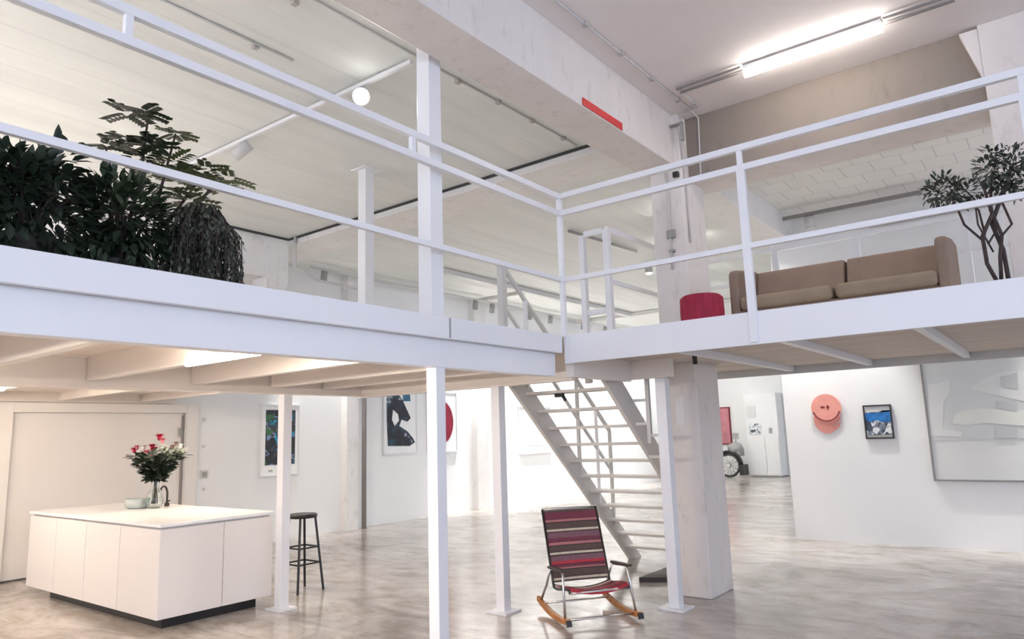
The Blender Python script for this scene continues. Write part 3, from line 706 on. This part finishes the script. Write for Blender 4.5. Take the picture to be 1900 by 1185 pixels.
for c, n, L_ in (((TX, 1.96, 3.46), 6, .10), ((TX, 1.93, 3.27), 6, .14), ((TX, 1.86, 3.20), 7, .15), ((TX, 2.02, 3.20), 7, .15), ((TX, 2.14, 3.30), 5, .12), ((TX, 2.16, 3.20), 6, .14), ((TX, 2.30, 3.28), 4, .13), ((TX, 1.92, 3.10), 6, .15), ((TX, 2.05, 3.07), 6, .15)):
    whorl(lo, c, n, L_, .03)
branch_cloud(lf, (-3.92, 1.66, ZD+.36), .26, 420, (.05, .09), .035, .3, sq=(.8, 1, .9))
lf.build('dark_foliage', 'leaf_mid', T); lo.build('olive_foliage', 'leaf_olive', T, label='lighter olive green leaves')
T = thing('potted_shrub', (PXL+.02, 1.66, ZD), 'grey green potted shrub between the dark bush and the trailing plant', 'plant')
# trailing plant
T2 = thing('trailing_plant', (PXL, 2.06, ZD), 'trailing plant with long hanging strands at the right end of the plant row', 'plant')
lf = MB(); branch_cloud(lf, (PXL+.02, 1.62, ZD+.34), .26, 620, (.05, .10), .035, .3, sq=(.7, .9, 1.0)); lf.build('foliage', 'leaf_mid', T)
sm = MB()
for i in range(7): sm.tube([(PXL+.02, 1.66, ZD), (PXL+.02+random.uniform(-.08, .08), 1.66+random.uniform(-.12, .12), ZD+.4)], .008, 5)
sm.build('stems', 'bark', T)
pot(T2, PXL, 2.08, ZD, .12, .12)
sm = MB(); lf = MB()
for i in range(215):
    a = random.uniform(0, 2*PI); r = random.uniform(.04, .25); h = random.uniform(.38, .56)
    top = Vector((PXL+r*.35*math.cos(a), 2.08+r*.5*math.sin(a), ZD+h)); end = Vector((PXL+r*math.cos(a), 2.08+r*1.05*math.sin(a), ZD+random.uniform(.0, .12)))
    mid = Vector((PXL+r*.9*math.cos(a), 2.08+r*.98*math.sin(a), ZD+h*.72))
    pts = [Vector((PXL, 2.08, ZD+.14)), top, mid, end]
    sm.tube(pts[1:], .003, 4)
    if i % 6 == 0: sm.tube([pts[0], top], .006, 5)
    for k in range(24):
        f_ = k/23; q = top.lerp(mid, f_*2) if f_ < .5 else mid.lerp(end, f_*2-1)
        lf.leaf(q, (random.uniform(-.9, .9), random.uniform(-.9, .9), -1), random.uniform(.03, .05), .016)
sm.build('strands', 'bark', T2); lf.build('foliage', 'leaf_weep', T2)
tag(MB().box(-4.10, -3.96, 1.60, 1.70, ZD+.001, ZD+.16).build('pink_box', 'palepink', None, .015, 3), 'small pale pink box on the platform between the plant pots', 'box')

# twisted tree on the right platform
TX, TY = -.235, 5.75
T = thing('potted_tree', (TX, TY, ZD), 'small tree with twisted dark trunks at the right end of the platform', 'plant')
pot(T, TX, TY, ZD, .14, .05)
st = MB(); ends = []
rv = CRv
def off(dx, dz, dn=0.0): return Vector((TX, TY, ZD)) + rv*dx + Vector((0, 0, dz)) + Vector((CF[0], CF[1], 0)).normalized()*dn
for j, (pts, r) in enumerate(([[(0, .02), (-.05, .22), (-.09, .40), (-.02, .55), (-.02, .80)], .013], [[(.02, .02), (.0, .25), (.03, .40), (.02, .60), (.06, .88)], .012], [[(.03, .02), (.035, .30), (.02, .5), (.10, .70), (.16, .88)], .014],
                             [[(-.09, .38), (-.17, .50), (-.24, .62), (-.31, .72)], .008], [[(-.04, .42), (-.10, .58), (-.16, .66), (-.24, .74)], .007], [[(.03, .40), (.12, .48), (.10, .70), (.2, .85)], .008], [[(-.05, .35), (.05, .46), (.0, .62), (-.08, .8)], .007], [[(.0, .3), (-.12, .48), (-.12, .66), (-.2, .82)], .006]))  :
    P_ = [off(a, z, .04*math.sin(j*2.1+i*1.7)) for i, (a, z) in enumerate(pts)]
    st.tube(P_, [r]*(len(P_)-1)+[r*.5], 7)
st.build('trunk', 'bark', T)
lf = MB()
for (dx, dz, rr, n) in ((-.30, .74, .11, 150), (-.20, .70, .09, 100), (-.38, .72, .07, 50), (-.12, .73, .08, 50), (.06, .88, .12, 130), (.17, .84, .14, 190), (.09, .76, .09, 60), (.24, .78, .11, 130), (.06, .98, .06, 35), (.2, .96, .09, 60)):
    branch_cloud(lf, off(dx, dz), rr, n, (.035, .06), .022, .1)
lf.build('foliage', 'leaf_right', T)

# ------------------------------------------------------------------ lights and tracks
def tube_light(name, p, q, label, w_, mat, housing='steel', hz=.03, group=None, hw=1.2):
    p = Vector(p); q = Vector(q); T = thing(name, tuple((p+q)/2), label, 'light', group)
    MB().bar(p+Vector((0, 0, hz)), q+Vector((0, 0, hz)), w_*hw, .03).build('housing', housing, T)
    if hw > 3:  # shades added to keep the hall fill tubes' light off the ceiling
        sd = (q-p).cross(Vector((0, 0, 1))).normalized()*w_*hw*.5
        for k_ in (-1, 1): MB().bar(p+sd*k_+Vector((0, 0, .0)), q+sd*k_+Vector((0, 0, .0)), .01, .14).build('side_shade', housing, T)
    MB().tube([p, q], w_*.5, 12).build('tube', mat, T)
    return T
tube_light('tube_light', (-2.01, 6.36, 4.95), (-.83, 6.36, 4.95), 'bright tube light hanging under the right ceiling beside the concrete beam', .085, 'tube', hz=.045, hw=1.05)
T = thing('ceiling_cable', (-1.42, 6.36, 5.0), 'paired thin grey conduits on the right ceiling at both ends of the tube light', 'cable')
for y in (6.31, 6.41):
    for xa, xb in ((-2.68, -2.03), (-.81, -.30)): MB().bar((xa, y, 5.0), (xb, y, 5.0), .018, .018).build('conduit', 'midgrey', T)
tube_light('tube_light', (-4.48, 2.36, 2.17), (-3.66, 2.36, 2.17), 'short warm tube light fixed under the left platform', .045, 'tube_near', hz=.04, hw=.95)
tube_light('tube_light', (-8.42, 2.54, 2.26), (-9.3, 2.20, 2.26), 'tube light under the left platform at the picture edge above the island', .045, 'tube_warm')
tube_light('tube_light', (-7.0, 4.55, 2.355), (-8.2, 4.55, 2.355), 'tube light tucked high between the joists above the back of the island', .045, 'tube_warm', hz=.025)  # extra tube, added to brighten the zone under the platform
tube_light('tube_light', (-7.4, .5, 2.25), (-8.8, .5, 2.25), 'tube light under the left platform out beyond the island', .045, 'tube_warm')
tube_light('tube_light', (-4.48, -.4, 2.17), (-3.66, -.4, 2.17), 'tube light under the left platform near the window side', .045, 'tube_near', hz=.04, hw=.95)
# conduit lines along the beams
def clip_line(name, pts, dots, label, mat, zc):
    T = thing(name, tuple(pts[0]), label, 'cable')
    MB().tube(pts, .010, 6).build('conduit', mat, T)
    for d_ in dots: MB().box(d_[0]-.022, d_[0]+.022, d_[1]-.022, d_[1]+.022, zc-.035, zc).build('junction_box', 'pale_box', T)
clip_line('ceiling_conduit', [(-2.78, -2, 5.015), (-2.78, 6.88, 5.015), (-2.78, 7.085, 5.0), (-2.80, 7.085, 4.35)], [(-2.78, 4.76), (-2.78, 5.37), (-2.78, 5.98), (-2.78, 6.57), (-2.66, 6.33)], 'thin conduit with small boxes along the right ceiling beside the beam', 'pale_conduit', ZR)
clip_line('ceiling_conduit', [(-2.66, 6.33, 5.015), (-2.68, 6.86, 5.015), (-2.90, 6.87, 4.98), (-2.925, 6.98, 4.2), (-2.925, 6.98, 3.6)], [(-2.68, 6.75)], 'thin conduit dropping from the right ceiling onto the concrete column', 'pale_conduit', ZR)
clip_line('ceiling_conduit', [(-3.93, 1.0, 4.79), (-3.93, 6.4, 4.79)], [(-3.94, 4.46), (-3.92, 5.01), (-3.92, 5.56), (-3.92, 6.13)], 'pale conduit with small clips along the left ceiling beside the beam', 'ceil_left', ZL)
clip_line('ceiling_conduit', [(-4.75, 1.5, 4.79), (-4.75, 3.3, 4.79)], [(-4.78, 2.97), (-4.05, 2.82)], 'short pale conduit high on the left ceiling near the picture top', 'ceil_left', ZL)
# fittings on the column
def on_col(name, px, py, sx, sz, mat, label, cat, face='y', dep=.05):
    p = at('y', 6.90, px, py) if face == 'y' else at('x', -2.94, px, py)
    if face == 'y': m_ = MB().box(p[0]-sx/2, p[0]+sx/2, 6.90-dep, 6.90, p[2]-sz/2, p[2]+sz/2)
    else: m_ = MB().box(-2.94, -2.94+dep, p[1]-sx/2, p[1]+sx/2, p[2]-sz/2, p[2]+sz/2)
    return tag(m_.build(name, mat, None, .005), label, cat)
on_col('socket_box', 1247, 435, .09, .09, 'grey', 'grey socket box on the concrete column above the middle rail', 'socket')
on_col('socket_box', 1249, 466, .06, .03, 'grey', 'flat small grey socket under the socket box on the column', 'socket')
on_col('cable_clamp', 1256, 325, .06, .06, 'darkmetal', 'small dark clamp on the column between the two upper handrails', 'clamp')
p = at('y', 6.9, 1243, 400)
tag(MB().tube([(p[0], 6.87, 4.40), (p[0], 6.87, 3.32)], .012, 6).build('column_conduit', 'steelgrey'), 'thin vertical conduit on the column leading down to the socket box', 'cable')
br = thing('beam_bracket', (-2.95, 6.84, 4.85), 'small steel bracket where the big beam meets the column', 'bracket')
MB().box(-2.99, -2.85, 6.80, 6.84, 4.86, 4.88).build('bracket_arm', 'midgrey', br)
MB().box(-2.88, -2.85, 6.80, 6.84, 4.68, 4.86).build('bracket_leg', 'grey', br)
on_col('paper_notice', 1262, 762, .10, .30, 'concrete_w', 'pale paper strip on the lower column just under the platform', 'notice', dep=.006)
# red strip on the beam
tag(MB().box(-2.998, -2.99, 5.02, 5.72, 4.46, 4.53).build('red_strip', 'red'), 'narrow red strip sign on the lower edge of the big concrete beam', 'sign')
# track with spots, left ceiling
def track(name, p, q, label, mat='steel', s_=.035):
    return tag(MB().bar(p, q, s_, s_).build(name, mat), label, 'light track')
track('light_track', (-3.98, 3.92, 4.76), (-7.6, 3.86, 4.76), 'long white light track on the left ceiling carrying the glowing spotlight')
def spot(loc, label, on=False, d=(0.3, -.4, -1), r=.05, Ls=.15, mat='grey', group=None, power=0):
    T = thing('spotlight', loc, label, 'spotlight', group)
    l = Vector(loc); dd = Vector(d).normalized()
    MB().tube([l, l-Vector((0, 0, .07))], .012, 6).build('stem', mat, T)
    c = l-Vector((0, 0, .08))
    MB().tube([c-dd*Ls*.35, c+dd*Ls*.65], r, 16).build('lamp_head', mat, T)
    MB().tube([c+dd*Ls*.655, c+dd*(Ls*.655+.012)], r*.86, 16).build('lamp_lens', 'bulb' if on else 'frame_white', T)
    if power:
        ld = bpy.data.lights.new('spot_lamp', 'SPOT'); ld.energy = power; ld.spot_size = 1.0; ld.spot_blend = .6; ld.shadow_soft_size = .06; ld.color = (1, .97, .93)
        lo_ = bpy.data.objects.new('spot_lamp', ld); COL.objects.link(lo_); lo_.parent = T
        lo_.location = -Vector((0, 0, .08)) + dd*(Ls*.7+.03); lo_.rotation_euler = dd.to_track_quat('-Z', 'Y').to_euler()
    return T
toc = (CAM-np.array([-4.7, 3.9, 4.6]))
spot((-4.62, 3.92, 4.74), 'glowing spotlight aimed at the viewer on the long left track', True, tuple(toc), .075, .16, 'steel', power=40)
spot((-6.40, 3.88, 4.74), 'unlit grey spotlight on the left track above the tall plant', False, (-.6, -.5, -.7), .06, .2, 'steelgrey', power=330)  # lamp inside is added, to bounce light off the deck onto the ceiling
track('light_track', (-4.5, -1.2, 4.76), (-9.0, -1.2, 4.76), 'white light track on the left ceiling near the window side')  # track out of view, added to carry the fill spots below
for i, x in enumerate((-5.2, -7.6)): spot((x, -1.2, 4.74), 'white spotlight on the window side track, %s the platform edge' % ('near', 'away from')[i], False, (0, .2, -1), .06, .2, 'steelgrey', power=380)  # added out of view; light bounces off the deck to the left ceiling
track('light_track', (-5.80, 9.1, 4.76), (-5.62, 11.0, 4.76), 'short dark light track on the ceiling seen past the stairhead', 'midgrey')
track('light_track', (-2.95, 10.5, 4.66), (-1.15, 10.55, 4.66), 'dark light track on the ceiling behind the right platform', 'midgrey', .05)
spot((-2.58, 10.5, 4.64), 'pale green grey spotlight hanging from the dark track above the sofa', False, (0, .15, -1), .07, .16, 'steelgrey', power=90)
for i, x in enumerate((.6, 2.4)): spot((x, 10.5, 4.64), 'spotlight on the rear track beyond the right picture edge, number %s from the column' % ('first', 'second')[i], False, (.0, .3, -1), .07, .16, 'steelgrey', power=170)  # added out of view to brighten the partition wall
spot((-5.9, 12.0, 4.76), 'small lit spotlight in the far hall seen left of the column', True, (0, 0, -1), .07, .16, 'grey')
track('light_track', (-10.3, 7.6, 4.70), (-10.3, 21.0, 4.70), 'long pale light track along the far left ceiling', 'steelgrey')
for i, y in enumerate((7.9, 12.1, 12.7, 14.2, 15.1, 16.7, 17.9, 19.1)):
    spot((-10.3, y, 4.68), 'small grey spotlight on the long far track, %s counting from the nearest end' % ('first', 'second', 'third', 'fourth', 'fifth', 'sixth', 'seventh', 'farthest')[i], False, (-.25, .1, -1), .06, .20, 'grey', 'spotlights on the long far track', power=90 if i == 0 else 170)
tag(MB().bar((-1.9, YW-.10, 4.45), (1.6, YW-.10, 4.45), .04, .05).build('light_track', 'midgrey'), 'dark rail high on the white partition wall behind the sofa', 'light track')
tag(MB().bar((-6.0, 17.0, 4.74), (-10.7, 17.0, 4.74), .08, .08).build('air_duct', 'steelgrey'), 'slim pale duct crossing the far hall ceiling', 'duct')
tag(MB().bar((-9.0, 9.5, 4.74), (-9.0, 16.9, 4.74), .12, .10).build('air_duct', 'steelgrey'), 'slim pale duct running away along the far hall ceiling', 'duct')
tag(MB().bar((-9.1, 12.5, 4.76), (-10.75, 12.5, 4.76), .07, .07).build('air_duct', 'steelgrey'), 'slim pale cross duct nearer in the far hall ceiling', 'duct')
# fill tubes added out of sight behind the column to brighten the far hall
for i, (x, y) in enumerate(((-4.33, 10.1), (-6.05, 14.0), (-7.75, 18.0), (-9.15, 21.3))):
    tube_light('tube_light', (x+.19, y-.45, 4.70), (x-.19, y+.45, 4.70), ['white tube light on the hall ceiling right behind the concrete column, the nearest', 'white tube light on the hall ceiling, second nearest behind the column', 'white tube light on the hall ceiling, third behind the column', 'white tube light on the hall ceiling, farthest from the column'][i], .06, 'tube_hall', hz=.055, hw=4.0, group='tube lights on the far hall ceiling')

# ------------------------------------------------------------------ pictures on the left wall
def wall_rect(x, y0, y1, z0, z1, t0, t1): return MB().box(x+t0, x+t1, y0, y1, z0, z1)
def framed(x, y0, y1, z0, z1, label, fw=.03, fm='frame_white', inner='mat_board', dep=.04):
    T = thing('framed_picture', (x, (y0+y1)/2, z0), label, 'picture')
    wall_rect(x, y0+fw, y1-fw, z0+fw, z1-fw, .0, dep*.6).build('mount', inner, T)
    m_ = MB(); m_.box(x, x+dep, y0, y1, z0, z0+fw); m_.box(x, x+dep, y0, y1, z1-fw, z1); m_.box(x, x+dep, y0, y0+fw, z0+fw, z1-fw); m_.box(x, x+dep, y1-fw, y1, z0+fw, z1-fw)
    m_.build('frame', fm, T, .003)
    return T
T = framed(XA, 6.99, 7.77, 1.07, 2.29, 'white framed picture with a dark blue and green collage, behind the white post')
wall_rect(XA, 7.09, 7.68, 1.26, 2.19, .024, .028).build('image', 'art_collage', T)
for (a, b_) in ((7.16, 7.24), (7.33, 7.40)): wall_rect(XA, a, b_, 1.15, 1.18, .024, .027).build('mark', 'grey', T)
T = framed(XA, 9.74, 10.68, 1.32, 2.62, 'large white framed painting with blue black brushstrokes')
def P3(px, py, dx=.026): q = at('x', XA+.03, px, py); return (XA+dx, q[1], q[2])
sh = [(718, 734), (738, 730), (747, 742), (756, 762), (762, 775), (756, 782), (745, 778), (741, 790), (756, 800), (766, 812), (770, 820), (760, 827), (720, 827), (718, 780)]
MB().prism([P3(*p_) for p_ in sh], (.006, 0, 0)).build('brushstroke', 'art_stroke', T)
MB().prism([P3(748, 728), P3(760, 728), P3(762, 744), (P3(748, 744))], (.004, 0, 0)).build('brushstroke', 'art_teal', T)
MB().prism([P3(729, 760, .033), P3(738, 768, .033), P3(740, 780, .033), P3(732, 790, .033), P3(727, 778, .033)], (.003, 0, 0)).build('pale_patch', 'mat_board', T)
T = framed(XA, 10.98, 11.93, 1.30, 2.62, 'white framed picture with a deep red disc, half hidden by the near post')
cc = (11.43, 1.96); MB().prism([(XA+.026, cc[0]+.37*math.cos(2*PI*k/40), cc[1]+.46*math.sin(2*PI*k/40)) for k in range(40)], (.005, 0, 0)).build('disc', 'art_red', T)
T = framed(XA, 14.20, 15.60, 1.14, 2.34, 'very pale framed print far back on the left wall, seen left of the stairs', inner='mat_board')
wall_rect(XA, 14.5, 15.3, 1.35, 2.15, .024, .028).build('image', 'pale_art', T)
wall_rect(XA, 15.05, 15.12, 1.95, 2.05, .028, .03).build('mark', 'palepink', T)
T = thing('clip_lamp', (-4.28, 6.50, 2.07), 'small black clip lamp under the upper stair treads', 'lamp')
MB().box(-4.36, -4.26, 6.40, 6.46, 2.03, 2.07).build('clip', 'black', T, .008)
MB().tube([(-4.27, 6.43, 2.05), (-4.235, 6.43, 1.99)], .018, 8).build('lamp_head', 'black', T)

# pictures on the right partition wall
def PY_(px, py, d=0.0): q = at('y', YW, px, py); return Vector((q[0], YW-d, q[2]))
T = thing('wall_disc_sculpture', tuple(PY_(1533, 765)), 'pink round wall piece with a dotted smile, left of the small blue picture', 'wall art')
c = PY_(1533, 760)
MB().prism([(-2.76+.185*math.cos(2*PI*k/36), YW-.02, 1.72+.20*math.sin(2*PI*k/36)) for k in range(36) if not 29 <= k <= 31] + [(-2.70, YW-.02, 1.62)], (0, .02, 0)).build('lower_disc', 'pink', T)
MB().prism([(-2.752+.205*math.cos(2*PI*k/36), YW-.05, 1.885+.205*math.sin(2*PI*k/36)) for k in range(36)], (0, .028, 0)).build('face_disc', 'pink', T)
for k in range(17):
    a = -PI*.5 + (k-8)*.155; p = (-2.752+.185*math.cos(a)*1.0, YW-.052, 1.885+.185*math.sin(a))
    MB().tube([p, (p[0], p[1]+.012, p[2])], .013, 8).build('mouth_dot', 'maroon', T)
for (dx, r) in ((-.05, .017), (-.02, .015), (.035, .02)): MB().tube([(-2.76+dx, YW-.054, 1.90), (-2.76+dx, YW-.04, 1.90)], r, 8).build('eye', 'maroon', T)
MB().bar((-2.73, YW-.053, 1.93), (-2.725, YW-.053, 1.865), .01, .01).build('nose', 'maroon', T)
def framed_y(x0, x1, z0, z1, label, fw, fm, inner, dep=.04):
    T = thing('framed_picture', ((x0+x1)/2, YW, z0), label, 'picture')
    MB().box(x0+fw, x1-fw, YW-dep*.6, YW, z0+fw, z1-fw).build('mount', inner, T)
    m_ = MB(); m_.box(x0, x1, YW-dep, YW, z0, z0+fw); m_.box(x0, x1, YW-dep, YW, z1-fw, z1); m_.box(x0, x0+fw, YW-dep, YW, z0+fw, z1-fw); m_.box(x1-fw, x1, YW-dep, YW, z0+fw, z1-fw)
    m_.build('frame', fm, T, .002); return T
T = framed_y(-2.265, -1.905, 1.43, 1.90, 'small black framed picture of bright blue over grey shapes', .018, 'frame_black', 'art_grey')
MB().box(-2.245, -1.925, YW-.028, YW-.02, 1.80, 1.88).build('pale_band', 'canvas_a', T)
MB().prism([(-2.245, YW-.028, 1.79), (-2.08, YW-.028, 1.79), (-2.02, YW-.028, 1.82), (-1.925, YW-.028, 1.82), (-1.925, YW-.028, 1.66), (-2.03, YW-.028, 1.655), (-2.10, YW-.028, 1.69), (-2.19, YW-.028, 1.66), (-2.245, YW-.028, 1.70)], (0, .006, 0)).build('blue_area', 'art_blue', T)
MB().box(-2.245, -1.925, YW-.028, YW-.02, 1.45, 1.485).build('lower_band', 'grey', T)
# big pale painting
BX0, BX1, BZ0, BZ1 = -1.49, 1.0, .865, 2.95
T = framed_y(BX0, BX1, BZ0, BZ1, 'very large pale grey abstract painting with a thin dark frame', .022, 'midgrey', 'canvas_b', .06)
def patch(pts, mat, name, d_): MB().prism([PY_(px, py, d_) for px, py in pts], (0, .003, 0)).build(name, mat, T)
MB().box(BX0+.014, BX1-.014, YW-.042, YW-.036, 1.40, BZ1-.014).build('grey_field', 'canvas_a', T)
patch([(1722, 712), (1742, 712), (1762, 702), (1764, 730), (1752, 745), (1750, 795), (1784, 800), (1786, 810), (1728, 808), (1722, 760)], 'canvas_b', 'pale_shape', .046)
patch([(1798, 722), (1830, 700), (1862, 690), (1905, 688), (1905, 745), (1870, 738), (1835, 730)], 'canvas_b', 'pale_shape', .046)
patch([(1772, 770), (1785, 762), (1820, 757), (1870, 760), (1905, 762), (1905, 790), (1830, 784), (1790, 789), (1768, 785)], 'canvas_d', 'pale_shape', .048)
patch([(1856, 700), (1888, 690), (1890, 722), (1860, 718)], 'canvas_c', 'grey_shape', .050)
patch([(1850, 744), (1886, 740), (1888, 762), (1852, 758)], 'canvas_c', 'grey_shape', .052)
patch([(1848, 790), (1888, 792), (1888, 812), (1848, 812)], 'canvas_c', 'grey_shape', .052)

# ------------------------------------------------------------------ far end, seen right of the column
T = thing('framed_picture', (-9.6, YF, 1.06), 'tall rosy picture at the far end, half hidden by the concrete column', 'picture')
MB().box(-10.4, -9.39, YF-.05, YF, 1.06, 2.37).build('frame', 'maroon', T)
MB().box(-10.36, -9.43, YF-.06, YF-.05, 1.10, 2.33).build('image', 'rosy', T)
T = thing('storage_cabinet', (-8.1, 24.3, 0), 'tall white cabinet with pale notices at the far end of the hall', 'cabinet')
MB().box(-8.60, -7.55, 24.1, 24.75, 0.04, 2.75).build('body', 'frame_white', T)
MB().box(-8.58, -8.02, 24.07, 24.1, .08, 1.30).build('door', 'frame_white', T); MB().box(-8.0, -7.57, 24.07, 24.1, .08, 1.30).build('door', 'frame_white', T)
MB().box(-8.55, -8.25, 24.08, 24.1, 1.95, 2.35).build('notice', 'canvas_a', T); MB().box(-8.5, -8.1, 24.08, 24.1, 1.40, 1.75).build('notice', 'art_grey', T)
MB().box(-8.55, -7.6, 24.13, 24.7, 0, .04).build('plinth', 'grey', T)
MB().box(-7.85, -7.75, 24.08, 24.1, 1.42, 1.6).build('notice', 'grey', T)
# small vehicle with spoked wheel
T = thing('spoked_vehicle', (-9.1, 23.9, 0), 'small dark vehicle with a spoked wheel parked far back behind the column', 'vehicle')
wc = Vector((-9.12, 23.6, .40)); ux = Vector((1, 0, 0))
ring = MB(); ring.tube([wc+Vector((.36*math.cos(a), 0, .36*math.sin(a))) for a in [2*PI*k/32 for k in range(33)]], .04, 8)
tw = ring.build('wheel', 'black', T)
sp = MB()
for k in range(14):
    a = 2*PI*k/14; sp.tube([wc, wc+Vector((.34*math.cos(a), 0, .34*math.sin(a)))], .012, 5)
sp.tube([wc+Vector((0, -.05, 0)), wc+Vector((0, .05, 0))], .06, 10); sp.build('spokes', 'chrome', tw)
fe = []
for k in range(15):
    a = PI*(.95-.95*k/14); fe.append(wc+Vector((.45*math.cos(a), 0, .45*math.sin(a))))
MB().tube(fe, .05, 8).build('mudguard', 'black', T)
MB().box(-8.75, -8.62, 23.5, 24.05, .08, .42).build('rear_box', 'black', T, .02)
MB().blob((-8.92, 23.8, .95), .26, .8, 16, 10).build('body_shell', 'grey', T)
MB().box(-9.0, -8.70, 23.6, 24.0, .70, .95).build('seat', 'midgrey', T, .03)
MB().tube([(-8.9, 23.8, 1.1), (-8.9, 23.8, 1.28)], .015).build('mirror_stem', 'midgrey', T)
MB().box(-8.98, -8.79, 23.78, 23.8, 1.26, 1.46).build('mirror', 'grey', T)
